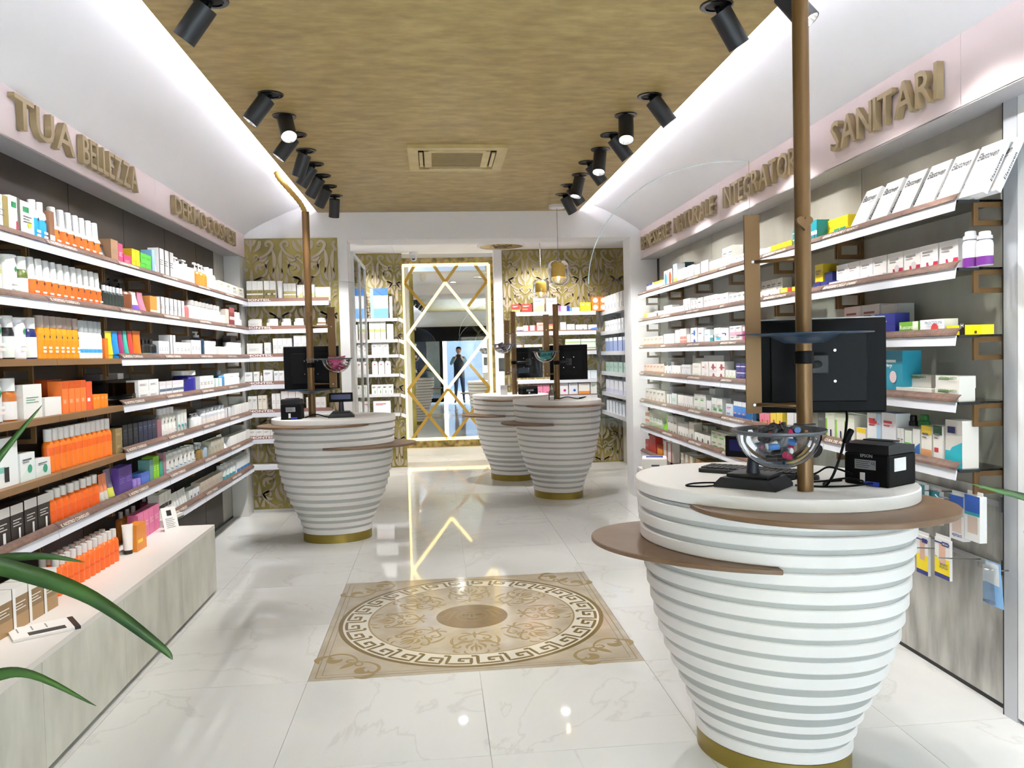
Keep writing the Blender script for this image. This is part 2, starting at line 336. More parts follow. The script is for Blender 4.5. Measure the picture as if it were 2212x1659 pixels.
def damask(name, x0, x1, yf, z0, z1, label, gold=DAMB):
    """gold panel facing -y with raised scroll ornaments in staggered columns"""
    t = struct(B(name, x0, x1, yf, yf+.03, z0, z1, gold), label, 'wall panel')
    cache = {}
    cw, ch = .50, .70; row = 0; z = z1-.20
    while z > z0-.3:
        x = x0+.06+(cw/2 if row % 2 else 0)-cw
        while x < x1+cw:
            mb = MB()
            for pts, w in DST:
                for seg in range(0, 1):
                    P = [(x+px, z+py) for px, py in pts]
                    run_ = []; 
                    for k, q in enumerate(P):
                        if x0+.012 < q[0] < x1-.012 and z0+.012 < q[1] < z1-.012: run_.append((q, k/(len(P)-1)))
                        else:
                            if len(run_) > 2: mb.stroke([r[0] for r in run_], (lambda rr, w_: (lambda t: w_(rr[0][1]+(rr[-1][1]-rr[0][1])*t)))(run_, w), 0, .009, DAMO, lambda p: (p[0], yf-p[2], p[1]))
                            run_ = []
                    if len(run_) > 2: mb.stroke([r[0] for r in run_], (lambda rr, w_: (lambda t: w_(rr[0][1]+(rr[-1][1]-rr[0][1])*t)))(run_, w), 0, .009, DAMO, lambda p: (p[0], yf-p[2], p[1]))
            if mb.f: mb.build('ornament', t)
            x += cw
        row += 1; z -= ch/2
    return t
damask('wall_panel_damask', -1.835, -.945, 7.985, .03, 2.69, 'gold damask panel with raised silver scrolls behind the MONTEIL shelves')
damask('wall_rear_damask_left', -1.6, -.435, 10.85, 0, 2.9, 'narrow gold damask wall left of the tall mirror')
damask('wall_rear_damask_right', .9, 2.8, 10.6, 0, 2.9, 'gold damask wall behind the pendant lamps and medicine shelves')

# ------------------------------------------------------------------ floor medallion inlay
def medallion():
    cx, cy, h = RX0+TS, RY0+TS, TS-.002
    t = empty('floor_medallion', (cx, cy, 0)); tag(t, 'square beige stone floor inlay with Greek key ring and brown centre', 'floor inlay')
    B('stone_slab', -h, h, -h, h, -.004, 0, RUGB, t)
    mb = MB()
    for k, w in ((.965, .006), (.93, .004)):
        q = h*k; P = [(-q, -q), (q, -q), (q, q), (-q, q)]
        for a, b in zip(P, P[1:]+P[:1]): mb.stroke([a, b], lambda t, w=w: w, 0, .0004, M('#8b8371', .2))
    mb.build('border_line', t)
    def ring(name, r0, r1, z, m, n=96):
        mb = MB()
        for k in range(n):
            a, b = 2*PI*k/n, 2*PI*(k+1)/n
            mb.face([(r0*math.cos(a), r0*math.sin(a), z), (r1*math.cos(a), r1*math.sin(a), z), (r1*math.cos(b), r1*math.sin(b), z), (r0*math.cos(b), r0*math.sin(b), z)], m)
        mb.build(name, t)
    ring('outer_ring', .728, .752, .0005, RUGG); ring('white_band', .590, .728, .0005, RUGW); ring('inner_ring', .580, .590, .0005, RUGT)
    U = 28; mb = MB()
    for k in range(U):
        # one meander unit in (t along the ring, s across it)
        pl_ = [(0, .1), (0, .9), (.78, .9), (.78, .36), (.38, .36), (.38, .62), (.56, .62)]
        pl2 = [(0, .1), (-.22, .1)]
        for path in (pl_, pl2):
            pts = []
            for a, b in zip(path, path[1:]):
                for q in range(4): pts.append((a[0]+(b[0]-a[0])*q/4, a[1]+(b[1]-a[1])*q/4))
            pts.append(path[-1])
            P = [((.598+.122*s_)*math.cos(2*PI*(k+t_)/U), (.598+.122*s_)*math.sin(2*PI*(k+t_)/U)) for t_, s_ in pts]
            mb.stroke(P, lambda t: .017, 0, .0009, RUGG)
    mb.build('greek_key', t)
    for k in range(8):
        mb = MB()
        for pts, w in DST: mb.stroke([(x*.56, y*.50+.405) for x, y in pts], lambda t, w=w: w(t)*.5, 0, .0006, RUGT)
        mb.xf(Matrix.Rotation(k*PI/4, 4, 'Z')).build('arabesque', t)
    mb = MB(); mb.lathe([(.205, 0), (.205, .0007)], RUGC, 64, capb=False); mb.build('medallion_disc', t)
    # faint relief on the disc: a plain round face with waved hair
    mb = MB(); FM = M('#7f6a48', .2); FD = M('#5c4a2e', .2)
    mb.stroke(spiral(0, .0, .085, .085, 0, 2*PI, 30), lambda t: .008, .0007, .0011, FM)
    for s in (1, -1):
        mb.stroke(bez((s*.03, .09), (s*.13, .13), (s*.10, .0), (s*.15, -.06)), leafw(.018), .0007, .0011, FM)
        mb.stroke(bez((s*.05, .10), (s*.17, .10), (s*.13, .03), (s*.18, .0)), leafw(.016), .0007, .0011, FM)
        mb.stroke([(s*.02, .02), (s*.055, .025)], lambda t: .008, .0007, .0011, FD)
    mb.stroke([(0, .02), (0, -.025)], lambda t: .006, .0007, .0011, FD); mb.stroke(bez((-.03, -.045), (-.01, -.055), (.01, -.055), (.03, -.045)), lambda t: .007, .0007, .0011, FD)
    mb.build('disc_relief', t)
    for k in range(4):
        mb = MB()
        for s in (1, -1):
            c = [(bez((0, 0), (.05, -.05), (.16, -.05), (.17, .03))+spiral(.14, .03, .03, .01, 0, .8*PI), tap(.018)), (bez((.15, .05), (.11, .10), (.07, .06), (.09, .02)), leafw(.05)),
                 (spiral(.03, .02, .025, .008, -.6*PI, 1.1*PI), tap(.012)), (bez((.17, .03), (.20, .08), (.19, .12), (.13, .13)), leafw(.035))]
            for pts, w in c: mb.stroke([(s*x, y) for x, y in pts], w, 0, .0006, RUGT)
        mb.stroke(bez((0, -.02), (0, .04), (0, .07), (0, .11)), leafw(.035), 0, .0006, RUGT)
        mb.xf(Matrix.Rotation(-PI/4+k*PI/2, 4, 'Z') @ Matrix.Translation((0, .84, 0))).build('corner_scroll', t)
medallion()

# ================================================================== COUNTERS
CA, CB, CH = .507, .408, 1.02
PROF = [1, .988, .98, .97, .957, .942, .925, .90, .875, .84, .80, .75, .69, .635, .59, .565]
def slat_mesh(s, z1, th):
    z0 = z1-th; b = .005
    return MB().lathe([(s-b*1.6, z0), (s, z0+b*.7), (s, z1-b*.7), (s-b*1.6, z1)], SLAT, 80, sx=CA, sy=CB).mesh('slat')
SLM = [slat_mesh(s, CH-i*.0605, .0415 if i else .044) for i, s in enumerate(PROF)]
COREM = MB().lathe([(.55, .06)]+[(PROF[i]-.032, CH-i*.0605-.05) for i in range(15, -1, -1)], CORE, 80, sx=CA, sy=CB, smooth=True).mesh('core')
BASEM = MB().lathe([(.555, 0), (.555, .068)], GOLDB, 64, sx=CA, sy=CB).mesh('gold_base')
def counter(cx, cy, ang, wings, label):
    t = empty('sales_counter', (cx, cy, 0)); tag(t, label, 'counter', 'white slatted round sales counters')
    obj('gold_base', BASEM, t, rz=ang); obj('core', COREM, t, rz=ang)
    for me in SLM: obj('slat', me, t, rz=ang)
    for dx, dy, a, b, an, z, tip, side in wings:
        # an ellipse cut square at its tip; the cut runs back into the body of the counter
        P = []; R_ = Matrix.Rotation(an, 2); n = 96
        for k in range(n):
            q = R_ @ Vector((a*math.cos(2*PI*k/n), b*math.sin(2*PI*k/n)))
            x = q.x+dx
            P.append((max(x, tip) if side > 0 else min(x, tip), q.y+dy))
        Q = [p for i, p in enumerate(P) if (abs(p[0]-tip) > 1e-6 or abs(P[i-1][0]-tip) > 1e-6 or abs(P[(i+1) % n][0]-tip) > 1e-6)]
        o = MB().prism(Q, z, z+.018, WING).build('wing_shelf', t); bev(o, .003, 1)
    return t
ZU, ZL = .959, .778
counter(1.205, 2.809, -.766, [(.062, -.262, .43, .35, -.36, ZU, -.36, 1), (-.128, -.02, .552, .36, -.55, ZL, -.13, -1)], 'round white slatted counter with bowl of dark testers and bluish sheen')
counter(-.865, 6.72, .1, [(-.13, -.19, .46, .31, -.05, ZU, .31, -1), (.257, -.135, .433, .29, .3, ZL, -.05, 1)], 'round white slatted counter standing before the MONTEIL shelves')
counter(1.24, 8.23, -.9, [(.06, -.17, .41, .36, -.2, ZU, -.35, 1), (-.21, -.12, .40, .33, -.5, ZL, -.10, -1)], 'round white slatted counter with turquoise sachet bowl')
counter(.87, 9.53, -.9, [(.06, -.17, .41, .36, -.2, ZU, -.35, 1), (-.21, -.12, .40, .33, -.5, ZL, -.10, -1)], 'round white slatted counter beside the tall lit mirror')

def heart(s): return [(s*.5*math.sin(a)**3*1.1, s*.5*(.8125*math.cos(a)-.3125*math.cos(2*a)-.125*math.cos(3*a)-.0625*math.cos(4*a))) for a in [2*PI*k/28 for k in range(28)]]
def stand(x, y, top, bar, sgn, label, r=.026, bow=0, sh_top=2.14, shield_y=None):
    """bronze pole on a counter, with flat bar, arms, heart knob and acrylic screen; bar=(x0,x1,y,z0,z1)"""
    t = empty('screen_stand', (x, y, CH)); tag(t, label, 'screen stand', 'bronze poles carrying clear protective screens')
    MB().lathe([(r, 0), (r, top-CH)], BRONZE, 24).build('pole', t)
    bx0, bx1, by, bz0, bz1 = bar
    B('flat_bar', bx0-x, bx1-x, by-y-.004, by-y+.004, bz0-CH, bz1-CH, BRONZE, t)
    bc = (bx0+bx1)/2-x
    for z in (bz0+.03, bz1-.16):
        MB().tube([(bc, by-y+.006, z-CH), (bc*.5, (by-y)*.5+.01, z-CH), (0, 0, z-CH)], [.006, .007, .012], BRONZE, 8).build('arm', t)
    for z in (bz0+.03, bz1-.16): MB().lathe([(.007, 0), (.005, .004)], METAL, 10).xf(Matrix.Translation((bc, by-y-.004, z-CH)) @ Matrix.Rotation(PI/2, 4, 'X')).build('screw', t)
    MB().prism(heart(.05), -.006, .006, BRONZE, 'xz').xf(Matrix.Translation((sgn*-.012, -r-.012, bz1-.05-CH))).build('heart_knob', t)
    # acrylic sheet with one large rounded corner
    W_, z0, z1, ze = .565, 1.245, sh_top, 1.73; n = 20; poly = [(0, z0), (W_, z0), (W_, ze)]
    for k in range(1, n+1):
        a = PI/2*k/n; poly.append((W_*.04+W_*.96*math.cos(a)**.9 if math.cos(a) > 0 else W_*.04, ze+(z1-ze)*math.sin(a)))
    poly.append((0, z1)); xs = bx0-x+.03 if sgn < 0 else bx1-x-.03
    P = [(xs-a if sgn > 0 else xs+a, b-CH) for a, b in poly]; yy = by-y+.006
    MB().prism(P, yy, yy+.004, ACRYL, 'xz').build('acrylic_sheet', t)
    mb = MB(); mb.tube([(a, yy+.002, b) for a, b in P[2:]], .0016, M('#b9c4c2', .2), 5); mb.build('sheet_edge', t)
    if bow: return t
    return t
stand(1.214, 2.53, 2.94, (1.058, 1.112, 2.64, 1.275, 1.955), 1, 'bronze pole with flat bar and screen by the dark tester bowl')
s1 = stand(-1.047, 6.74, 2.72, (-.887, -.826, 6.665, 1.262, 1.925), -1, 'tall bronze pole tied to the ceiling by a braided cable', .03)
stand(1.246, 8.21, 2.01, (1.113, 1.172, 8.195, 1.255, 1.905), 1, 'short bronze pole with screen beside the turquoise sachet bowl', .03)
stand(.92, 9.44, 2.01, (.812, .87, 9.425, 1.255, 1.905), 1, 'short bronze pole with screen on the counter by the mirror', .03)
cb = [(-1.05, 6.74, 2.72), (-1.09, 6.72, 2.80), (-1.17, 6.66, 2.90), (-1.235, 6.6, 2.985), (-1.23, 6.55, 3.04), (-1.19, 6.5, 3.045)]
def smooth_path(P, n=6):
    P = [Vector(p) for p in P]; out = []
    for i in range(len(P)-1):
        a, b, c, d = P[max(i-1, 0)], P[i], P[i+1], P[min(i+2, len(P)-1)]
        for k in range(n):
            t = k/n; out.append(.5*((2*b)+(c-a)*t+(2*a-5*b+4*c-d)*t*t+(3*b-a-3*c+d)*t**3))
    return out+[P[-1]]
pth = smooth_path(cb, 7); mb = MB().tube(pth, [.018+.0035*(k % 2) for k in range(len(pth))], M('#a9853c', .5), 10)
tag(mb.build('braided_cable'), 'golden braided cable rising from the pole to the gold ceiling edge', 'cable')

def monitor(cx, cy, z0, w, h, rz, label, pole):
    t = empty('monitor', (cx, cy, z0), rz); tag(t, label, 'monitor', 'black till monitors seen from behind')
    o = B('housing', -w/2, w/2, 0, .03, 0, h, BLACK, t); bev(o, .008)
    B('front_bezel', -w/2-.002, w/2+.002, .03, .045, -.002, h+.002, M('#050506', .4, 0, 0, .3), t)
    B('screen', -w/2+.015, w/2-.015, .045, .047, .02, h-.015, M('#20242c', .1), t)
    B('back_panel', -w*.36, w*.36, -.012, 0, h*.12, h*.84, M('#040405', .5, 0, 0, .18), t, bevel=.004)
    B('top_edge_trim', -w/2+.004, w/2-.004, .004, .03, h-.001, h+.003, M('#8b8d90', .3, .5), t)
    for a, b in ((-.5, .5), (.5, .5), (-.5, -.5), (.5, -.5), (-.22, .2), (.22, -.2)): MB().lathe([(.006, 0), (.005, .004)], METAL, 8).xf(Matrix.Translation((a*.11, -.012, h*.5+b*.11)) @ Matrix.Rotation(PI/2, 4, 'X')).build('screw', t)
    B('mount_block', -.03, .03, -.05, -.012, h*.42, h*.62, BLK2, t, bevel=.004)
    a = Matrix.Rotation(-rz, 3, 'Z') @ (Vector((*pole, z0+h*.52))-Vector((cx, cy, z0)))
    MB().tube([(0, -.04, h*.52), (a.x*.5, (a.y-.04)*.5, h*.52), (a.x, a.y, h*.52)], .013, BLK2, 8).build('mount_arm', t)
    return t
monitor(1.365, 2.735, 1.262, .452, .338, -.37, 'large black monitor on the pole behind the dark tester bowl', (1.214, 2.53))
monitor(-1.06, 6.86, 1.25, .46, .36, 0, 'black monitor behind the tall cabled pole', (-1.047, 6.74))
monitor(1.40, 8.36, 1.215, .40, .37, -.12, 'black monitor behind the turquoise sachet bowl', (1.246, 8.21))
monitor(1.11, 9.62, 1.21, .36, .37, 0, 'black monitor beside the tall mirror', (.92, 9.44))
for (x, y, z, r) in ((1.214, 2.53, 1.445, .0275), (-1.047, 6.74, 1.43, .0315), (1.246, 8.21, 1.38, .0315), (.92, 9.44, 1.38, .0315)):
    t = MB().lathe([(r, 0), (r+.004, .002), (r+.004, .04), (r, .042)], BLACK, 20).build('clamp_ring', None, (x, y, z))
    tag(t, 'black clamp ring around the bronze pole behind ' + {1.214: 'the dark tester bowl', -1.047: 'the pink sachet bowl', 1.246: 'the turquoise sachet bowl', .92: 'the grey sachet bowl'}[x], 'clamp')

def bowl(x, y, zr, r, dep, px, py, label, kind, cols, what, n):
    t = empty('sample_bowl', (x, y, zr-dep)); tag(t, label, 'bowl', 'clear sample bowls hung on the poles')
    pr = [(r*math.sin(a)*.985, dep-dep*math.cos(a)) for a in [PI/2*k/9 for k in range(1, 10)]]
    MB().lathe([(.01, 0)]+pr, glass('bowl_acrylic', (.93, .94, .94)), 32, smooth=True, capt=False).build('shell', t)
    RM_ = M('#4a4d50', .4)
    MB().lathe([(r*.97, dep-.004), (r*1.02, dep-.004), (r*1.10, dep+.002), (r*1.10, dep+.008), (r*.96, dep+.008), (r*.97, dep-.004)], RM_, 32, capb=False, capt=False).build('rim', t)
    d = Vector((px-x, py-y, 0)); dl = d.length; d.normalize()
    MB().tube([d*r*1.05+Vector((0, 0, dep)), d*(dl-.03)+Vector((0, 0, dep)), d*(dl-.026)+Vector((0, 0, dep+.004))], .007, RM_, 8).build('arm', t)
    MB().lathe([(.031, 0), (.036, .002), (.036, .016), (.031, .018)], RM_, 20, (px-x, py-y)).xf(Matrix.Translation((0, 0, dep-.008))).build('collar', t)
    for k in range(n):
        a = random.uniform(0, 2*PI); q = math.sqrt(random.random())*r*.45; zz = dep*(1-math.sqrt(max(0, 1-(q/r)**2))) + .030 + random.random()*dep*.75
        c = cols[k % len(cols)]; ln = random.uniform(.048, .068); el = random.uniform(-.3, .4)
        if kind == 'tester':
            mb = MB().lathe([(.009, 0), (.0105, .002), (.0105, ln*.55), (.0085, ln*.56), (.0085, ln)], [M(c, .2), M(c, .2), M('#16161a', .3), M('#16161a', .3)], 10)
            if k % 4 == 0: zz = dep*(.95+.12*random.random()); el = random.uniform(.35, 1.25); ln *= 1.25
        else:
            mb = MB(); mb.box(-.019, .019, -.003, .003, 0, ln, M(c, .3)); mb.box(-.019, .019, -.0015, .0015, -.006, 0, M(c, .3)); mb.box(-.019, .019, -.0015, .0015, ln, ln+.006, M(c, .3))
        mb.xf(Matrix.Rotation(a+2, 4, 'Z') @ Matrix.Rotation(PI/2-el, 4, 'Y') @ Matrix.Rotation(random.random()*3, 4, 'Z') @ Matrix.Translation((0, 0, -ln/2)))
        o = mb.build(what[0], None, (x+q*math.cos(a), y+q*math.sin(a), zr-dep+zz)); tag(o, what[1], what[2], what[1])
bowl(1.065, 2.40, 1.236, .132, .118, 1.214, 2.53, 'clear bowl of dark cosmetic testers hung above the customer display', 'tester', ['#15151a', '#17171b', '#b02a55', '#202024', '#c03050', '#2f6aa8', '#9a2848', '#d8d8da'], ('tester_tube', 'small cosmetic tester tube lying in the bowl above the customer display', 'tester'), 40)
bowl(-.806, 6.51, 1.497, .118, .112, -1.047, 6.74, 'clear bowl of pink sachets hung on the tall pole', 'sachet', ['#c2457c', '#b83a70', '#d870a0', '#8e2c55', '#c9588c'], ('sachet', 'pink sample sachet in the clear bowl', 'sachet'), 24)
bowl(1.107, 8.03, 1.517, .118, .112, 1.246, 8.21, 'clear bowl of turquoise sachets', 'sachet', ['#1c8a90', '#2aa6a6', '#0f6a78', '#54c0bc'], ('sachet', 'turquoise sample sachet in the clear bowl', 'sachet'), 24)
bowl(.778, 9.25, 1.615, .118, .105, .92, 9.44, 'clear bowl of grey and white sachets near the mirror', 'sachet', ['#5c5a60', '#d8d6d4', '#7c5a60', '#3d3d44'], ('sachet', 'grey or white sample sachet in the clear bowl', 'sachet'), 20)
def dish(x, y, z, r, label):
    t = MB().lathe([(.03, 0), (.06, .002), (.085, .014), (.11, .026), (r, .031), (r, .034), (.11, .030), (.08, .018)], M('#27384a', .3, .1), 40, smooth=True, capb=False, capt=False).build('pole_dish', None, (x, y, z))
    tag(t, label, 'dish')
dish(1.214, 2.53, 1.512, .215, 'shallow dark blue dish around the bronze pole before the large monitor')
dish(-1.047, 6.74, 1.212, .21, 'shallow dark dish around the tall cabled pole')

def customer_display(x, y, rz, label, s=1., hz=.12, tall=True):
    t = empty('customer_display', (x, y, CH), rz); tag(t, label, 'display', 'black customer displays on the counters')
    MB().prism([(-.11*s, 0), (.11*s, 0), (.11*s, .012), (.085*s, .036), (-.085*s, .036), (-.11*s, .012)], -.08*s, .08*s, BLK2, 'xz').build('base', t)
    B('base_step', -.075*s, .075*s, -.055*s, .06*s, .036, .048, BLK2, t, bevel=.003)
    MB().lathe([(.024, .045), (.022, .06), (.018, hz)], M('#0e1826', .4), 14).build('neck', t)
    o = B('head', -.095, .095, -.018, .018, hz, hz+.075, BLACK, t); bev(o, .005)
    B('lcd_window', -.078, .078, -.0195, -.018, hz+.022, hz+.062, M('#25244f', .15), t); return t
customer_display(1.085, 2.655, -.78, 'black customer display standing under the dark tester bowl', 1., .10)
customer_display(-.79, 6.60, .08, 'black customer display with dark blue window beside the pink sachet bowl', .95, .125)
def printer(x, y, rz, w, d, h, label, mark=True):
    t = empty('receipt_printer', (x, y, CH), rz); tag(t, label, 'printer', 'black receipt printers on the counters')
    o = B('body', -w/2, w/2, -d/2, d/2, 0, h*.74, BLACK, t); bev(o, .006)
    MB().prism([(-d/2+.004, h*.75), (d/2-.004, h*.75), (d/2-.004, h*.92), (-d*.1, h), (-d/2+.004, h*.96)], -w/2+.002, w/2-.002, M('#111214', .3), 'yz').build('lid', t)
    B('paper_slot', -w*.34, w*.34, -.01, .03, h*.99, h*1.02, BLK2, t); B('cable_port', -w*.12, -w*.02, -d/2-.004, -d/2, h*.08, h*.3, M('#d8d8d8', .5), t); B('blue_plug', w*.02, w*.3, -d/2-.012, -d/2, h*.03, h*.11, M('#2036a0', .4), t)
    q = B('type_plate', -w*.25, w*.22, -d/2-.0012, -d/2, h*.38, h*.6, M('#8f9093', .35, .4), t)
    for k in range(4): B('print_line', -w*.22, w*(.06+.04*(k % 2)), -d/2-.0018, -d/2-.0012, h*(.42+k*.045), h*(.435+k*.045), M('#3a3b3d', .5), q)
    if mark:
        text('EPSON', M('#9a9b9d', .4), t, (-w*.12, -d/2-.001, h*.66), height=.011); text('CE', M('#202020', .4), q, (w*.12, -d/2-.0018, h*.5), height=.009)
        o = B('side_label', w/2, w/2+.001, -d*.30, d*.12, h*.36, h*.66, M('#e8e8ea', .5), t)
    return t
printer(1.525, 2.615, -1.08, .165, .165, .148, 'large black receipt printer with grey type plate beside the big monitor')
printer(-1.175, 6.56, .0, .16, .15, .165, 'black upright receipt printer beside the tall cabled pole', False)
printer(1.075, 9.40, .3, .20, .14, .10, 'low black receipt printer on the counter by the mirror', False)
def cable(name, pts, r, label, mat=BLACK):
    tag(MB().tube(smooth_path(pts, 6), r, mat, 6).build(name), label, 'cable')
z = CH+.004
cable('power_cable', [(1.43, 2.66, 1.27), (1.42, 2.64, 1.24), (1.385, 2.6, 1.16), (1.33, 2.56, 1.07), (1.31, 2.58, z), (1.35, 2.66, z), (1.42, 2.68, z)], .0045, 'black power cable dropping from the large monitor')
tag(MB().lathe([(.008, 0), (.011, .004), (.011, .05), (.008, .054)], BLACK, 10).xf(Matrix.Rotation(.5, 4, 'Y')).build('ferrite_core', None, (1.392, 2.604, 1.165)), 'black ferrite lump on the large monitor cable', 'ferrite')
cable('display_cable', [(1.03, 2.70, z), (.97, 2.74, z), (.90, 2.74, z), (.86, 2.70, z), (.91, 2.67, z), (.98, 2.69, z), (1.02, 2.72, z)], .003, 'thin black cable looping beside the customer display')
for k, pts in enumerate(([(1.25, 2.66, z), (1.32, 2.62, z+.01), (1.40, 2.60, z+.02), (1.45, 2.58, z+.01)], [(1.24, 2.72, z), (1.31, 2.66, z+.03), (1.37, 2.67, z+.05), (1.43, 2.62, z+.03)], [(1.22, 2.62, z), (1.30, 2.57, z), (1.38, 2.54, z+.004), (1.45, 2.53, z+.012)])):
    cable('printer_cable', pts, .0035, 'black cable tangled between pole and large printer')
bpy.data.objects['printer_cable']['group'] = 'tangled printer cables'
for o in bpy.data.objects:
    if o.name.startswith('printer_cable'): o['group'] = 'tangled printer cables'
for x, y, sgn in ((-1.0, 6.62, 1), (1.34, 8.10, 1)):
    cable('till_cable', [(x-.09, y, z), (x, y+.05, z+.02), (x+.1, y-.02, z), (x+.2, y+.06, z+.015), (x+.14, y+.12, z)], .005, 'black cables lying on the counter before ' + ('the MONTEIL shelves' if x < 0 else 'the turquoise bowl monitor'))
kb = empty('keyboard', (1.19, 2.93, CH), -.75); tag(kb, 'black keyboard lying behind the dark tester bowl', 'keyboard')
B('case', -.19, .19, -.06, .06, 0, .016, BLK2, kb, bevel=.003)
kme = MB().box(-.009, .009, -.008, .008, 0, .006, M('#26272a', .5)).mesh('key')
for i in range(16):
    for j in range(5): obj('key', kme, kb, (-.172+i*.023, -.045+j*.0225, .016))
sc = empty('barcode_scanner', (1.335, 2.76, CH), .3); tag(sc, 'black handheld scanner standing behind the pole of the dark tester bowl', 'scanner')
MB().lathe([(.04, 0), (.038, .012), (.02, .02)], BLK2, 20).build('foot', sc); MB().tube([(0, 0, .015), (0, .01, .07), (0, .0, .10)], [.014, .014, .018], BLK2, 10).build('handle', sc)
MB().tube([(0, .03, .115), (0, -.01, .118), (0, -.045, .105)], [.022, .03, .026], BLK2, 12).build('head', sc)
t = empty('sanitiser_bottle', (1.165, 8.05, CH)); tag(t, 'clear plastic bottle standing by the turquoise sachet bowl', 'bottle')
MB().lathe([(.03, 0), (.034, .005), (.034, .085), (.013, .11)], glass('clear_pet', (.92, .95, .96)), 18, smooth=True).build('body', t); MB().lathe([(.013, .11), (.013, .13), (.006, .132), (.006, .15)], M('#dcdcdc', .4), 12).build('cap', t)
t = empty('leaflet_holder', (.78, 9.32, CH)); tag(t, 'clear acrylic leaflet holder with white tag by the grey sachet bowl', 'holder')
B('back', -.05, .05, 0, .004, 0, .16, ACRYL, t); B('front', -.05, .05, -.035, -.031, 0, .09, ACRYL, t); B('card', -.04, .04, -.014, -.012, .004, .12, M('#e4e4e2', .5), t)
tag(B('notice_card', .735, .805, 9.422, 9.4255, 1.30, 1.46, M('#77797a', .5)), 'grey notice taped to the screen by the mirror counter', 'notice')
tag(B('paper_sheet', 1.14, 1.30, 8.02, 8.1, CH, CH+.002, M('#eeeeee', .6)), 'white paper sheet lying by the clear plastic bottle', 'paper')

# ================================================================== CEILING FIXTURES
def spot(x, y, dx, dy, dz, label, group, power=1., cz=2.94):
    d = Vector((dx, dy, dz)).normalized(); t = empty('ceiling_spotlight', (x, y, cz)); tag(t, label, 'spotlight', group)
    if not SPM:
        SPM.append(MB().lathe([(.045, 0), (.07, 0), (.07, -.004), (.066, -.007), (.05, -.007), (.045, 0)][::-1], M('#0c0c0c', .25), 32, capb=False, capt=False).mesh('ring'))
        SPM.append(MB().lathe([(.046, 0), (.046, -.16)][::-1], BLK2, 28, capb=False).mesh('barrel'))
        SPM.append(MB().lathe([(.043, -.159), (.030, -.135)], M('#d8d8d8', .15, .8), 24, capb=False, capt=False).mesh('reflector'))
        SPM.append(MB().lathe([(.001, -.14), (.032, -.14)], M('#ffffff', .5, 0, 14.), 24, capb=False, capt=False).mesh('lens'))
        SPM.append(MB().lathe([(.047, 0), (.02, -.004), (.001, -.005)], M('#050505', .6), 24, capb=False, capt=False).mesh('recess'))
    obj('ring', SPM[0], t); obj('recess', SPM[4], t, (0, 0, -.001))
    rot = Vector((0, 0, -1)).rotation_difference(d)
    MB().tube([(0, 0, -.004), d*.045*.6+Vector((0, 0, -.012))], .012, BLACK, 10).build('pivot', t)
    bar = obj('barrel', SPM[1], t, d*.03); bar.rotation_euler = rot.to_euler()
    for nm, k in (('reflector', 2), ('lens', 3)): obj(nm, SPM[k], bar)
    l = bpy.data.lights.new('spot_light', 'SPOT'); l.energy = SPOT_W*power; l.spot_size = 1.25; l.spot_blend = .55; l.shadow_soft_size = .035; l.color = (1, .98, .955)
    lo = bpy.data.objects.new('spot_light', l); COL.objects.link(lo); lo.parent = t; lo.location = d*.20; lo.rotation_euler = rot.to_euler()
SPM = []
GL, GR = 'black spotlights along the BELLEZZA side of the gold ceiling', 'black spotlights along the SANITARI side of the gold ceiling'
for k, (y, d) in enumerate(((.9, (-.62, .1, -.78)), (2.1, (-.62, .1, -.78)), (3.31, (-.62, .12, -.78)), (4.45, (-.6, -.05, -.8)), (4.84, (.22, -.55, -.8)), (5.23, (-.6, -.05, -.8)), (5.63, (-.35, .15, -.9)), (6.01, (-.55, .1, -.8)), (6.39, (-.55, .25, -.8)), (6.78, (-.5, .35, -.8)), (7.18, (-.12, .35, -.95)))):
    spot(-.855, y, *d, 'black ceiling spotlight turned towards the entrance, near the BELLEZZA side' if d[0] > 0 else 'black ceiling spotlight angled at the beauty shelves below the BELLEZZA sign', GL, .78)
for k, (x, y, d) in enumerate(((1.2, .9, (.62, .1, -.78)), (1.2, 2.1, (.62, .1, -.78)), (1.21, 3.28, (.55, .15, -.8)), (1.41, 3.12, (.5, -.3, -.8)), (1.24, 4.44, (.6, .0, -.8)), (1.19, 4.80, (-.1, -.4, -.9)), (1.19, 5.23, (.62, .05, -.8)), (1.20, 5.6, (-.15, -.3, -.93)), (1.18, 5.98, (.62, .1, -.8)), (1.2, 6.39, (-.25, -.1, -.95)), (1.17, 6.79, (.58, .15, -.8)), (1.185, 7.18, (.5, .2, -.85)))):
    spot(x, y, *d, 'black ceiling spotlight turned towards the entrance, near the SANITARI side' if d[0] < 0 else 'black ceiling spotlight angled at the health shelves below the SANITARI sign', GR, .6 if 2 < y < 3.5 else 1.)
for x, y in ((.2, 9.4), (1.45, 9.45), (-1.0, 9.6)):
    t = empty('recessed_downlight', (x, y, 2.9)); tag(t, 'white recessed downlight in the rear room ceiling', 'downlight', 'rear room downlights')
    MB().lathe([(.06, -.02), (.065, -.018), (.065, 0)], WHITE, 24, capt=False).build('rim', t); MB().lathe([(.001, -.021), (.05, -.021)], M('#ffffff', .5, 0, 14.), 20, capb=False, capt=False).build('diffuser', t)
    l = bpy.data.lights.new('down_light', 'SPOT'); l.energy = SPOT_W*1.5; l.spot_size = 1.9; l.spot_blend = .6; l.shadow_soft_size = .05; l.color = (1, .97, .93); lo = bpy.data.objects.new('down_light', l); COL.objects.link(lo); lo.parent = t; lo.location = (0, 0, -.05)
    lo.rotation_euler = (.5, 0, 0)
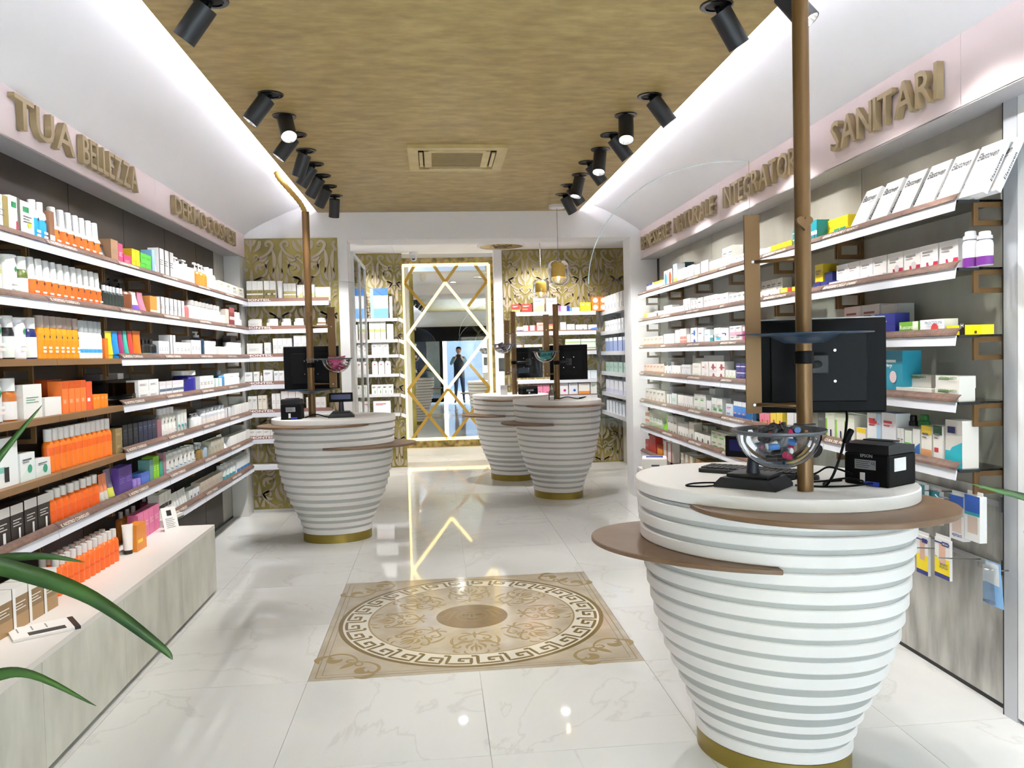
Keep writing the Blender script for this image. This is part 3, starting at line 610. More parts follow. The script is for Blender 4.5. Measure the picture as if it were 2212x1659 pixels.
# air conditioner cassette
ac = empty('ceiling_cassette', (.185, 5.815, 2.94)); tag(ac, 'square gold painted air conditioning cassette in the ceiling', 'air conditioner')
AG = NM('gold_paint_cassette', '#a8925c', '#b9a46c', 8, .4, .1)
for nm, a in (('frame', .345), ):
    mb = MB()
    for s in (1, -1): mb.box(-a, a, s*a-(.07 if s > 0 else 0), s*a+(.07 if s < 0 else 0), -.025, 0, AG); mb.box(s*a-(.07 if s > 0 else 0), s*a+(.07 if s < 0 else 0), -a+.07, a-.07, -.025, 0, AG)
    mb.build(nm, ac)
for k in range(4):
    mb = MB().box(-.2, .2, .235, .272, -.016, -.002, M('#201a10', .8)); mb.xf(Matrix.Rotation(k*PI/2, 4, 'Z')).build('air_slot', ac)
    mb = MB().box(-.2, .2, .243, .268, -.026, -.017, AG); mb.xf(Matrix.Rotation(k*PI/2, 4, 'Z')).build('flap', ac)
g = B('grille', -.232, .232, -.232, .232, -.022, 0, AG, ac)
for k in range(15): B('grille_bar', -.18, .18, -.182+k*.026-.004, -.182+k*.026+.004, -.028, -.022, M('#8e7a4c', .5), g)
# ceiling rosette of the rear room, camera, pendants
t = empty('ceiling_rosette', (.865, 10.2, 2.9)); tag(t, 'round gold ceiling rosette with white rim in the rear room', 'ceiling rosette')
MB().lathe([(.28, -.012), (.28, 0)], M('#a18c5e', .4, .2), 48).build('disc', t); MB().lathe([(.28, -.02), (.31, -.02), (.31, 0), (.28, 0), (.28, -.02)], WHITE, 48, capb=False, capt=False).build('rim', t)
mb = MB()
for pts, w in DST: mb.stroke([(x*.6, y*.5) for x, y in pts], lambda t_, w=w: w(t_)*.6, .012, .016, M('#6b5a30', .4), lambda p: (p[0], -p[1], -p[2]))
mb.build('emblem', t)
t = empty('security_camera', (-.27, 10.78, 2.9)); tag(t, 'white dome security camera under the rear room ceiling', 'camera')
MB().lathe([(.055, 0), (.06, -.03), (.05, -.045)][::-1], WHITE, 20).build('bracket', t); MB().lathe([(.001, -.12), (.03, -.112), (.047, -.085), (.05, -.06), (.045, -.04)], M('#dfe0e2', .3), 20, smooth=True).build('dome', t)
MB().lathe([(.022, 0), (.022, .012)], BLACK, 16).xf(Matrix.Translation((0, -.032, -.088)) @ Matrix.Rotation(PI/2-.5, 4, 'X')).build('lens', t)
def pendant(x, y, ztop, zs, label):
    t = empty('pendant_lamp', (x, y, ztop)); tag(t, label, 'pendant lamp', 'gold pendant lamps over the counters')
    MB().lathe([(.075, -.03), (.08, -.026), (.08, 0)], WHITE, 28).build('canopy', t); MB().tube([(0, 0, -.03), (0, 0, zs-ztop)], .0025, M('#777777', .5), 6).build('cord', t)
    GM = M('#cfae52', .32, .35); z1 = zs-ztop
    MB().lathe([(.02, z1), (.07, z1-.006), (.092, z1-.03), (.097, z1-.06), (.097, z1-.16)], GM, 32, smooth=True, capb=True, capt=False).build('shade', t)
    MB().lathe([(.02, z1+.002), (.072, z1-.004), (.096, z1-.03), (.101, z1-.06), (.101, z1-.19), (.085, z1-.225), (.05, z1-.235)], glass('pendant_glass', (.95, .94, .9)), 32, smooth=True, capb=False, capt=False).build('glass_cover', t)
    MB().lathe([(.001, z1-.19), (.012, z1-.186), (.014, z1-.14), (.012, z1-.05)], M('#fff1d0', .5, 0, 8.), 14, smooth=True).build('bulb', t)
pendant(1.207, 7.70, 2.94, 2.40, 'gold glass pendant lamp with white ceiling canopy, hanging in the opening')
pendant(1.285, 9.60, 2.90, 2.40, 'smaller gold pendant lamp hanging in the rear room')

# ================================================================== TALL MIRROR
mr = empty('tall_mirror', (.175, 12.2, .1), -.0262); tag(mr, 'tall mirror with lit golden diamond lattice in gold marble frame', 'mirror')
MW, MZ0, MZ1 = .655, .13, 2.79
B('marble_frame', -MW-.10, MW+.10, .01, .05, 0, 2.9, GMARB, mr); B('mirror_pane', -MW, MW, .002, .009, MZ0, MZ1, MIRR, mr)
def mbar(u0, v0, u1, v1, m, name, w=.018):
    a = Vector(((u0*2-1)*MW, 0, MZ0+v0*(MZ1-MZ0))); b = Vector(((u1*2-1)*MW, 0, MZ0+v1*(MZ1-MZ0))); d = (b-a); l = d.length; d.normalize()
    n_ = Vector((-d.z, 0, d.x))*w; mb = MB(); P = [a-n_, b-n_, b+n_, a+n_]; mb.prism([(p.x, p.z) for p in P], -.012, .002, m, 'xz'); mb.build(name, mr)
for q in ((0, 0, 0, 1), (1, 0, 1, 1), (0, 1, 1, 1), (0, 0, 1, 0)): mbar(*q, LEDW, 'lit_border', .022)
for q in ((.49, .9, .02, .59), (.02, .59, .49, .29), (.49, .29, .98, .59), (.98, .59, .49, .9)): mbar(*q, LEDW, 'lit_diamond_bar', .02)
GB = M('#b08c3c', .35, .55)
for q in ((.14, 1, .02, .9), (.02, .9, .25, .76), (.36, 1, .49, .9), (.49, .9, .64, 1), (.84, 1, .975, .9), (.975, .9, .75, .76), (.25, .425, .02, .285), (.02, .285, .47, 0), (.49, .29, .05, 0), (.75, .425, .98, .285), (.98, .285, .52, 0), (.49, .29, .94, 0)): mbar(*q, GB, 'gold_bar', .022)

# ================================================================== SIGNS OF RAISED LETTERS
def sign(words, x, face, zb, h, label):
    """words: [(text, y start, y end)] in reading direction; letters are 30 mm deep and stand off the fascia"""
    t = empty('raised_sign', (x, words[0][1], zb)); tag(t, label, 'sign')
    for w, ya, yb in words:
        ms = [text_mesh(c, LETTER, 1., .0) for c in w]; gap = .06
        tot = sum(m[2]-m[1] for m in ms)+gap*(len(w)-1); k = abs(yb-ya)/tot; pos = 0
        for c in w:
            me, a, b, c0, d0 = text_mesh(c, LETTER, 1., .12)
            sy = h/.70
            if face == '+x': mw = Matrix.Translation((.02, (ya-words[0][1])+pos*k, 0)) @ Matrix(((0, 0, .125, 0), (k, 0, 0, -a*k), (0, sy, 0, 0), (0, 0, 0, 1)))
            else: mw = Matrix.Translation((-.02, (ya-words[0][1])-pos*k, 0)) @ Matrix(((0, 0, -.125, 0), (-k, 0, 0, a*k), (0, sy, 0, 0), (0, 0, 0, 1)))
            o = obj('letter', me, t); o.matrix_local = mw; pos += b-a+gap
sign([('LA', 3.28, 3.55), ('TUA', 3.69, 4.28), ('BELLEZZA', 4.36, 5.15)], -1.835, '+x', 2.555, .145, 'raised bronze lettering LA TUA BELLEZZA on the pink fascia')
sign([('DERMOCOSMESI', 5.82, 7.56)], -1.835, '+x', 2.555, .125, 'raised bronze lettering DERMOCOSMESI on the pink fascia')
sign([('SANITARI', 4.0, 3.09)], 2.11, '-x', 2.51, .15, 'raised bronze lettering SANITARI on the pink fascia')
sign([('INTEGRATORI', 5.57, 4.33)], 2.11, '-x', 2.51, .145, 'raised bronze lettering INTEGRATORI behind the bronze pole')
sign([('BENESSERE', 7.86, 6.88), ('NATURALE', 6.76, 5.74)], 2.11, '-x', 2.515, .13, 'raised bronze lettering BENESSERE NATURALE on the pink fascia')

# ================================================================== SHELVES
ROWS = [2.02, 1.755, 1.49, 1.225, .955, .70, .445]; ZS = [r+.042 for r in ROWS]
ORD = ['top', 'second', 'third', 'fourth', 'fifth', 'sixth', 'seventh']
XL, XR = -1.765, 2.04
PRICE = M('#e0e3ec', .35); RTXT = M('#efe9dd', .5)
bme = {}
def bracket_mesh(s):
    if s not in bme:
        mb = MB(); d, h, w, th = .145, .092, .020, .006; X = lambda a: a*s
        for x0, x1, z0, z1 in ((0, d, -w, 0), (0, d, -h, -h+w), (0, w, -h+w, -w), (d-w, d, -h+w, -w)): mb.box(min(X(x0), X(x1)), max(X(x0), X(x1)), -th, th, z0, z1, BRONZE)
        bme[s] = mb.mesh('bracket')
    return bme[s]
def rail_profile(s, row, y0, y1, parent):
    z = 0; mb = MB()      # local origin at lip bottom, s = +1 when the rail faces +x
    mb.prism([(0, 0), (s*.004, 0), (s*-.006+s*.004, .040), (s*-.006, .040)], y0, y1, PRICE, 'xz'); a = mb.build('price_rail', parent)
    prof = [(s*.006, .042), (s*.002, .052), (s*-.008, .063), (s*-.022, .071), (s*-.026, .070), (s*-.012, .058), (s*-.004, .042)]
    mb = MB(); mb.prism(prof, y0, y1, RAIL, 'xz'); b = mb.build('header_rail', parent)
    return a, b
def shelf(wall, row, y0, y1, bay, txt=None, near_bracket=True):
    s = 1 if wall == 'L' else -1; xw = -1.99 if s > 0 else 2.265; xl = XL if s > 0 else XR
    t = empty('glass_shelf', (xl, y0, ROWS[row]))
    tag(t, 'glass shelf with brown rail, %s from top, %s' % (['first', 'second', 'third', 'fourth', 'fifth', 'sixth', 'seventh'][row], bay), 'shelf', 'glass shelves with brown and white rails')
    xa, xb = sorted((xw-xl, -s*.012)); L = y1-y0
    B('glass_plate', xa, xb, .003, L-.003, .034, .042, GGLASS, t)
    a, b = rail_profile(s, row, .003, L-.003, t)
    for yy in ([.012] if near_bracket else [])+[L-.012]:
        obj('bracket', bracket_mesh(s), t, (xw-xl, yy, .033))
    B('steel_edge', min(-s*.012, -s*.10), max(-s*.012, -s*.10), 0, .003, .030, .042, BLK2, t)
    if txt:
        w = min(.0125*len(txt)*1.25, L*.9)
        if s > 0: text(txt, RTXT, b, (.0068, .02, .0455), width=w, height=.017, face='+x', shear=.15, tilt=.6)
        else: text(txt, RTXT, b, (-.0068, L-.02, .0455), width=w, height=.017, face='-x', shear=.15, tilt=.6)
    return t
LBAY = ['bay below LA TUA', 'bay below TUA', 'bay below BELLEZZA', 'bay between BELLEZZA and DERMOCOSMESI', 'bay below DERMO', 'bay below COSMESI']
LY = [3.06, 3.83, 4.655, 5.37, 6.15, 6.92, 7.74]
for r in range(7):
    for k in range(6):
        y0, y1 = LY[k], LY[k+1]
        if r in (2, 3, 4) and k < 2: continue
        if r == 6 and k < 3: continue
        shelf('L', r, y0 if k else 2.4, y1, LBAY[k], 'IL NOSTRO CONSIGLIO' if not (k == 0 and r == 5) else 'PER CAPELLI')
# plain brown boards of the near bays
for r in (2, 3, 4):
    t = empty('brown_shelf', (XL, 2.4, ROWS[r])); tag(t, 'plain brown board shelf without rail, %s from the top below TUA BELLEZZA' % ['', '', 'third', 'fourth', 'fifth'][r], 'shelf', 'plain brown board shelves')
    for k, (a, b) in enumerate(((0, 1.49), (1.493, 2.252))): B('board', -.225, 0, a, b, .012, .042, BOARD, t)
    for yy in (.66, 1.43, 2.235): obj('bracket', bracket_mesh(1), t, (-.225, yy, .011))
RBAY = ['bay below SANITARI', 'bay below INTEGRATORI near SANITARI', 'bay below INTEGRATORI near NATURALE', 'bay below NATURALE', 'bay between NATURALE and BENESSERE', 'bay below BENESSERE']
RT = {0: ['GAMBE GONFIE E PESANTI', 'BENESSERE E VITALITA', 'VITALITA', 'IL NOSTRO CONSIGLIO', 'IL NOSTRO CONSIGLIO', 'IL NOSTRO CONSIGLIO'], 1: ['BENESSERE DELLE GAMBE', 'BENESSERE E VITALITA', 'RELAX', 'IL NOSTRO CONSIGLIO', 'IL NOSTRO CONSIGLIO', 'BENESSERE'],
      2: ['EMORROIDI', 'BENESSERE', 'BENESSERE FEMMINILE', 'IL NOSTRO CONSIGLIO', 'BENESSERE', 'BENESSERE'], 3: [None, 'SONNO', 'SONNO E RELAX', 'IL NOSTRO CONSIGLIO', 'SONNO', 'BENESSERE'], 4: ['CURA DEL PIEDE', 'MOMENTI DI', 'MOMENTI DI MAGGIORE BISOGNO', 'IL NOSTRO CONSIGLIO', 'IL NOSTRO', 'CONSIGLIO'],
      5: [None, 'PER', 'PER DRENARE', 'IL NOSTRO CONSIGLIO', 'IL NOSTRO CONSIGLIO', 'CONSIGLIO'], 6: [None]*6}
for r in range(7):
    for k in range(6):
        if r >= 5 and k < 1: continue
        if r == 6 and k < 5: continue
        shelf('R', r, RM[k], RM[k+1], RBAY[k], RT[r][k], True)
# plinths
def plinth(x0, x1, y0, y1, seams, front, label):
    t = empty('display_plinth', ((x0+x1)/2, y0, 0)); tag(t, label, 'plinth'); cx = (x0+x1)/2
    a, b = x0-cx, x1-cx; L = y1-y0
    B('carcass', a+.02, b-.02, .02, L-.005, .02, .42, M('#8d8b83', .6), t); B('top', a, b, 0, L, .42, .445, M('#e4ded8', .45), t)
    fx = b if front > 0 else a
    for q, w in zip(seams, seams[1:]): B('panel', min(fx, fx-front*.018), max(fx, fx-front*.018), q-y0+.002, w-y0-.002, .022, .4195, CONC, t)
    B('end_panel', a+.02, b-.02, L-.006, L, .022, .4195, CONC, t); B('toe_kick', min(fx-front*.03, fx-front*.05), max(fx-front*.03, fx-front*.05), .01, L-.01, 0, .022, M('#5e5c58', .6), t)
plinth(-1.988, -1.465, 1.4, 5.27, [1.4, 2.2, 3.005, 3.765, 4.583, 5.27], 1, 'long grey concrete look plinth with white top below the beauty shelves')
plinth(1.80, 2.262, 4.85, 7.09, [4.85, 5.6, 6.36, 7.09], -1, 'white topped grey plinth below the health shelves behind the counter')
struct(B('baseboard_left', -1.992, -1.985, 5.27, 7.78, 0, .02, BLK2), 'dark strip at the foot of the beauty wall', 'baseboard')

# ================================================================== PRODUCTS
def carton(w, d, h, c, deco='', c2=None):
    """carton facing -y, base at z=0, centred in x, front at y=0; deco: flat print on the front
       B,M,T,S,O,F,C,E + hex colour: bottom band, middle band, top band, side stripe, oval, fold edge, corner, emblem ; L = print lines"""
    mb = MB(); m = M(c, .42); mb.box(-w/2, w/2, 0, d, 0, h, m, {'+z': M(c2, .42)} if c2 else None)
    e = .0006
    def R(u0, v0, u1, v1, col, lift=1): mb.face([(-w/2+u0*w, -e*lift, v0*h), (-w/2+u1*w, -e*lift, v0*h), (-w/2+u1*w, -e*lift, v1*h), (-w/2+u0*w, -e*lift, v1*h)], M(col, .42))
    for ti, tkn in enumerate(deco.split()):
        k, col = tkn[0], tkn[1:] or '#6a6a6e'; e = .0006+.00035*ti
        if k == 'B': R(0, 0, 1, .34, col)
        elif k == 'M': R(0, .40, 1, .56, col)
        elif k == 'T': R(0, .76, 1, 1, col)
        elif k == 'S': R(.72, 0, 1, 1, col)
        elif k == 'Z': R(0, 0, .18, 1, col)
        elif k == 'N': R(.12, .3, .6, .42, col)
        elif k == 'U': R(.35, .30, 1, .43, col, 2)
        elif k == 'W': mb.face([(-w/2, -e, 0), (w/2, -e, 0), (w/2, -e, h*.55), (-w/2+w*.4, -e, h*.42), (-w/2, -e, h*.15)], M(col, .42))
        elif k == 'O': mb.face([(w*.34*math.cos(a), -e*2, h*.5+h*.36*math.sin(a)) for a in [2*PI*q/18 for q in range(18)]], M(col, .42))
        elif k == 'Q': mb.face([(w*.12+w*.15*math.cos(a), -e*2, h*.42+w*.15*math.sin(a)) for a in [2*PI*q/14 for q in range(14)]], M(col, .42))
        elif k == 'E': R(.16, .72, .62, .86, col, 2)
        elif k == 'K': R(.55, .1, .7, .4, col, 2)
        elif k == 'L':
            for q in range(3): R(.14, .60-q*.07, .80-.18*(q % 2), .625-q*.07, col, 2)
        elif k == 'H': R(.14, .74, .74, .80, col, 2); R(.14, .66, .56, .69, col, 2)
    return [('carton', mb.mesh('carton'))]
def bottle(w, d, h, c, cap='#eeeeee', lab=None, capf=.22, shape='round', neck=.35, l0=.15, l1=.6, mark=None, capw=.8):
    """oval bottle (front at y=0) with separate cap; optional coloured label band between l0 and l1 of the body height"""
    hb = h*(1-capf); n = 14; m = M(c, .3); sx, sy = w/2, d/2; f = neck if shape != 'spray' else .6
    if lab: pr = [(.94, 0), (1, hb*.03), (1, hb*l0), (1.004, hb*l0), (1.004, hb*l1), (1, hb*l1), (1, hb*.80), (.9, hb*.9), (f, hb)]; ms = [m, m, m, M(lab, .4), m, m, m, m]
    else: pr = [(.94, 0), (1, hb*.03), (1, hb*.82), (.88, hb*.92), (f, hb)]; ms = m
    mb = MB().lathe(pr, ms, n, (0, d/2), sx, sy)
    if mark:
        s_ = min(w, h)*.16; mb.face([(0, -.001, hb*.70-s_), (s_*.8, -.001, hb*.70), (0, -.001, hb*.70+s_), (-s_*.8, -.001, hb*.70)], M(mark, .4))
        for q in range(2): mb.face([(-w*.28, -.0012, hb*(.32-q*.12)), (w*.28, -.0012, hb*(.32-q*.12)), (w*.28, -.0012, hb*(.39-q*.12)), (-w*.28, -.0012, hb*(.39-q*.12))], M('#f2e6e0', .4))
    out = [('bottle', mb.mesh('bottle'))]; cm = M(cap, .35); k = MB()
    if shape == 'spray': k.lathe([(f, hb), (f, hb+h*capf*.08), (f*.86, hb+h*capf*.96), (f*.7, h)], cm, n, (0, d/2), sx, sx)
    elif shape == 'pump':
        k.lathe([(f, hb), (f, hb+h*capf*.4), (f*.35, hb+h*capf*.42), (f*.35, hb+h*capf*.75)], cm, 10, (0, d/2), sx, sx); k.box(-w*.42, w*.12, d/2-w*.09, d/2+w*.09, hb+h*capf*.75, h, cm)
    elif shape == 'can': k.lathe([(.93, hb*.97), (.90, hb+h*capf*.35), (.72, hb+h*capf*.42), (.70, hb+h*capf*.9), (.6, h)], cm, n, (0, d/2), sx, sy)
    else: k.lathe([(f*1.08*capw/.8, hb*.995), (f*1.08*capw/.8, h-.002), (f*.98*capw/.8, h)], cm, n, (0, d/2), sx, min(sx, sy*1.2))
    out.append(('cap', k.mesh('cap'))); return out
def tube_(w, d, h, c, cap='#eeeeee', band=None):
    """squeeze tube standing on its cap: elliptical below, flat crimp on top"""
    mb = MB(); n = 14; ch = h*.14; st = 6; m = M(c, .35); rings = []
    for j in range(st+1):
        t = j/st; z = ch+(h-ch)*t; sx = w/2*(.82+.18*t); sy = d/2*(1-t)+.0015*t; i = len(mb.v); rings.append(i)
        mb.v += [(sx*math.cos(2*PI*k/n), d/2+sy*math.sin(2*PI*k/n), z) for k in range(n)]
    for j in range(st):
        mm = M(band, .35) if band and j < 2 else m
        for k in range(n): k2 = (k+1) % n; mb.f.append((rings[j]+k, rings[j]+k2, rings[j+1]+k2, rings[j+1]+k)); mb.mi.append(mb.m(mm)); mb.sm.append(True)
    mb.box(-w/2, w/2, d/2-.0012, d/2+.0012, h-.01, h, m)
    k = MB().lathe([(.78, 0), (.80, ch*.9), (.74, ch)], M(cap, .4), 14, (0, d/2), w/2, d/2)
    return [('tube', mb.mesh('tube')), ('cap', k.mesh('cap'))]
def jar(w, d, h, c, cap='#eeeeee'):
    a = MB().lathe([(.92, 0), (1, h*.08), (1, h*.55), (.94, h*.6)], M(c, .25), 16, (0, d/2), w/2, d/2); b = MB().lathe([(1, h*.58), (1.0, h*.96), (.94, h)], M(cap, .35), 16, (0, d/2), w/2, d/2)
    return [('jar', a.mesh('jar')), ('lid', b.mesh('lid'))]
KN = {'carton': carton, 'bottle': bottle, 'tube': tube_, 'jar': jar}
CAT = {'carton': 'box', 'bottle': 'bottle', 'tube': 'tube', 'jar': 'jar'}
def place(parts, name, label, cat, group, loc, rz=0, tilt=None):
    r = obj(name, parts[0][1], None, loc, rz)
    for nm, me in parts[1:]: obj(nm, me, r)
    tag(r, label, cat, group)
    if tilt: r.rotation_euler = tilt
    return r
NAMES = {'carton': 'product_carton', 'bottle': 'product_bottle', 'tube': 'squeeze_tube', 'jar': 'cream_jar'}
def items(wall, z, a, b, n, kind, h, desc, where, front, d=None, tiers=1, fill=.95, back=0, name=None, jit=.004, **kw):
    """n look-alikes standing side by side from a to b (metres along the shelf), front edge at 'front'; tiers stacks them"""
    span = abs(b-a)/n; w = span*fill; lo = min(a, b); d = d or min(.16, max(.03, w*.9 if kind != 'carton' else .07))
    parts = KN[kind](w, d, h, **kw); lab = '%s, %s' % (desc, where); grp = lab
    for tr in range(tiers):
        for rw in range(back+1):
            for k in range(n):
                c = lo+(k+.5)*span; j = random.uniform(0, jit)+rw*(d+.004)
                if wall == 'L': loc, rz = (front-j, c, z+tr*(h+.0003)), PI/2
                elif wall == 'R': loc, rz = (front+j, c, z+tr*(h+.0003)), -PI/2
                else: loc, rz = (c, front+j, z+tr*(h+.0003)), 0
                place(parts, name or ({'L': 'cosmetic_carton', 'R': 'medicine_carton', 'B': 'cream_carton'}[wall] if kind == 'carton' else NAMES[kind]), lab, CAT[kind], grp, loc, rz)
def pr(wall, row, p0, p1, top, n, kind, desc, tiers=1, d=None, off=0, **kw):
    """products on a wall shelf, measured in the photo: columns p0..p1, tops at about row 'top'"""
    fx = (-1.803 if wall == 'L' else 2.078); fx = fx-off if wall == 'L' else fx+off; z = ZS[row]+.0005
    ya, yb = ypos(p0, fx, z), ypos(p1, fx, z)
    q = at((p0+p1)/2, top, x=fx); h = max(.03, min(.205, (q.z-z)))/tiers
    items(wall, z, ya, yb, n, kind, h, desc, '%s shelf of the %s wall' % (ORD[row], 'beauty' if wall == 'L' else 'health'), fx, d, tiers, **kw)

# ---- beauty wall, shelf by shelf
WH, OR, GY = '#efeeec', '#ee6a22', '#9a9a98'
c, b_, t_ = 'carton', 'bottle', 'tube'
pr('L', 0, -25, 22, 418, 1, c, 'white carton with green label and olive edge', c=WH, deco='E#2c7a50 L S#8a7a4a')
pr('L', 0, 23, 47, 426, 1, c, 'narrow white carton with green label and dark edge', c=WH, deco='E#2c7a50 S#55584f K#d83050')
pr('L', 0, 48, 77, 438, 1, c, 'white carton with green label and lime print', c=WH, deco='E#2c7a50 Q#b8c84a L')
pr('L', 0, 78, 109, 436, 2, b_, 'white bottle with bright blue label', c=WH, lab='#1f8ee0', l0=.05, l1=.72, capf=.2, neck=.5, mark='#333333')
pr('L', 0, 110, 121, 458, 1, c, 'brown carton with white foot', c='#7a553c', deco='B#e8e4de')
pr('L', 0, 122, 225, 464, 7, b_, 'white sun spray with orange label', c=WH, lab=OR, l0=.2, l1=.80, capf=.42, shape='spray', mark='#33302e')
pr('L', 0, 226, 240, 528, 1, t_, 'black squeeze tube', c='#2a2c2e', cap='#1b1b1b')
pr('L', 0, 241, 257, 519, 1, c, 'brown kraft carton', c='#8d6e52', deco='L')
pr('L', 0, 258, 268, 527, 1, c, 'tall magenta carton', c='#b23b62', deco='L#e8c0cc')
pr('L', 0, 269, 286, 552, 1, c, 'low magenta carton', c='#b23b62', deco='L#e8c0cc')
pr('L', 0, 287, 304, 540, 2, c, 'yellow carton with green back', tiers=2, c='#f0cc2c', deco='T#e0b818')
pr('L', 0, 305, 329, 550, 2, c, 'bright green carton', tiers=2, c='#57b848', deco='L#2f8a34')
pr('L', 0, 330, 336, 541, 1, c, 'pale blue carton', c='#8fb4e6')
pr('L', 0, 337, 344, 552, 1, t_, 'small white tube', c=WH)
pr('L', 0, 345, 378, 542, 3, c, 'slim white carton with black side', c='#f3f2f4', deco='Z#16161c L', fill=.9)
pr('L', 0, 380, 393, 550, 1, b_, 'white pump bottle', c=WH, shape='pump', capf=.25)
pr('L', 0, 395, 428, 560, 2, b_, 'large white pump dispenser', c='#f1f1f1', shape='pump', capf=.22)
pr('L', 0, 430, 452, 570, 3, b_, 'amber bottle with white pump', c='#c9772a', shape='pump', capf=.3)
pr('L', 0, 454, 471, 566, 2, b_, 'big white canister bottle', c='#f4f4f6', neck=.5)
pr('L', 0, 473, 528, 615, 4, c, 'small white carton with pale print', c='#f1efea', deco='L E#9aa070')
pr('L', 1, -20, 24, 545, 1, b_, 'olive oil bottle with white cap', c='#b5b45e', lab='#e9ede6', l0=.05, l1=.7, neck=.7, capf=.26)
pr('L', 1, 25, 50, 551, 1, b_, 'plain white bottle with green logo', c=WH, mark='#2c7a50', neck=.85, capf=.05)
pr('L', 1, 52, 71, 555, 1, b_, 'dark green bottle with white cap', c='#5b6a2c', lab='#e4ece2', l0=.05, l1=.7, neck=.7, capf=.3)
pr('L', 1, 74, 227, 573, 11, b_, 'white sun spray with orange label', c=WH, lab=OR, l0=.26, l1=.82, capf=.40, shape='spray', mark='#33302e')
pr('L', 1, 229, 272, 620, 6, b_, 'dark dropper bottle with silver collar', c='#1c2622', lab='#27312d', cap='#c9cdd0', capf=.22, neck=.5)
pr('L', 1, 244, 256, 596, 1, b_, 'tall black pump bottle', c='#141414', cap='#111111', shape='pump', off=.075, d=.04)
pr('L', 1, 276, 296, 606, 1, b_, 'brown pump bottle with black head', c='#6b3a1e', cap='#121212', shape='pump', capf=.3)
pr('L', 1, 297, 311, 630, 1, t_, 'white tube with violet foot', c='#ebe8ee', cap='#6a3fb0', band='#7a52b8')
pr('L', 1, 312, 324, 632, 1, t_, 'pink squeeze tube', c='#e58fa8', cap='#f0b8c4')
pr('L', 1, 326, 347, 641, 1, c, 'orange and cream carton', c='#e8a04a', deco='B#e6dccb S#f1efea')
pr('L', 1, 348, 400, 646, 6, c, 'slim white carton with black side', c='#f3f2f4', deco='Z#16161c L', fill=.85)
pr('L', 1, 401, 415, 652, 1, b_, 'rose bottle with white cap', c='#c46a6a', capf=.15)
pr('L', 1, 417, 480, 655, 8, b_, 'pale clear bottle with grey cap', c='#d8dcd8', cap='#a5a4a2', lab='#eef0ee', neck=.75, capf=.22)
pr('L', 1, 481, 488, 681, 1, c, 'small white carton', c=WH)
pr('L', 1, 489, 496, 668, 1, c, 'beige carton', c='#c9c2b6')
pr('L', 1, 497, 508, 665, 1, c, 'dark red plaid carton', c='#7c2c34', deco='M#d8c8c4 T#a85a5e')
pr('L', 1, 509, 525, 674, 3, b_, 'white spray bottle', c='#f4f4f4', capf=.4, shape='spray')
pr('L', 2, -22, 23, 682, 1, b_, 'white bottle with green label', c='#eceaf2', mark='#2c7a50', neck=.9, capf=.05)
pr('L', 2, 24, 42, 682, 1, b_, 'black shampoo bottle with white cap', c='#1f2024', lab='#e4ece6', l0=.05, l1=.72, neck=.75, capf=.27)
pr('L', 2, 43, 68, 686, 1, b_, 'white bottle with green label', c='#eceaf2', mark='#2c7a50', neck=.9, capf=.05)
pr('L', 2, 70, 90, 686, 1, b_, 'navy bottle with white cap', c='#1d2766', lab='#e4ece6', l0=.05, l1=.72, neck=.75, capf=.27)
pr('L', 2, 92, 177, 685, 7, b_, 'bright orange sun bottle with grey cap', c='#f39a1e', cap='#9d8d84', lab='#f09010', neck=.75, capf=.27, mark='#3a3a50')
pr('L', 2, 178, 227, 694, 5, b_, 'white bottle with sky blue band', c=WH, cap='#a9aeb0', lab='#3f9edc', l0=.22, l1=.36, neck=.75, capf=.3)
pr('L', 2, 229, 236, 731, 1, c, 'slim orange carton', c='#f07a1c')
for p0, p1, col, nm in ((237, 251, '#dccb2a', 'yellow'), (252, 265, '#1c8fe0', 'blue'), (266, 275, '#a5366e', 'magenta'), (276, 284, '#3fb8a4', 'teal'), (285, 295, '#d8433c', 'red'), (296, 313, '#f2741c', 'orange')):
    pr('L', 2, p0, p1, 715, 1, t_, '%s cosmetic squeeze tube' % nm, c=col, cap=col, d=.045)
for p0, p1, col, nm in ((315, 323, '#d8d83a', 'yellow'), (324, 332, '#3fc0a8', 'mint'), (333, 343, '#3a8ee0', 'blue')):
    pr('L', 2, p0, p1, 733, 1, b_, 'black bottle with %s foot' % nm, c='#161616', cap='#101010', lab=col, l0=.04, l1=.35)
pr('L', 2, 345, 367, 737, 4, c, 'white folding carton with dark line', c='#f2f2f4', deco='L M#e2e2e6')
pr('L', 2, 368, 381, 724, 2, c, 'grey and white tall carton', c='#e4e2e4', deco='Z#2a2c38')
pr('L', 2, 382, 413, 740, 4, c, 'white folding carton with dark line', c='#f2f2f4', deco='L')
pr('L', 2, 415, 436, 735, 3, c, 'plain white carton', c='#efeff0', deco='L')
pr('L', 2, 437, 448, 716, 1, b_, 'navy pump bottle with white head', c='#20384e', shape='pump', capf=.22)
pr('L', 2, 449, 470, 737, 4, b_, 'white bottle', c='#eff0f2', neck=.8)
pr('L', 2, 474, 497, 749, 4, c, 'short white carton', c='#f0efec')
pr('L', 2, 498, 524, 740, 5, b_, 'white bottle', c='#eff0f2', neck=.8)
pr('L', 2, 500, 515, 722, 1, c, 'grey brown display carton', c='#6a5f5e', off=.08)
pr('L', 3, -18, 24, 818, 1, b_, 'white bottle with green label', c='#e9edf4', mark='#2c7a50', neck=.9, capf=.05)
pr('L', 3, 25, 49, 816, 1, b_, 'amber oil bottle with white cap', c='#b8692a', lab='#eceae8', l0=.05, l1=.65, neck=.75, capf=.3)
pr('L', 3, 52, 94, 830, 1, c, 'white display carton with two bottles printed', c='#e9e9e6', deco='L#6a9a80')
pr('L', 3, 98, 135, 858, 1, c, 'plain white carton turned sideways', c='#eeedeb', d=.05)
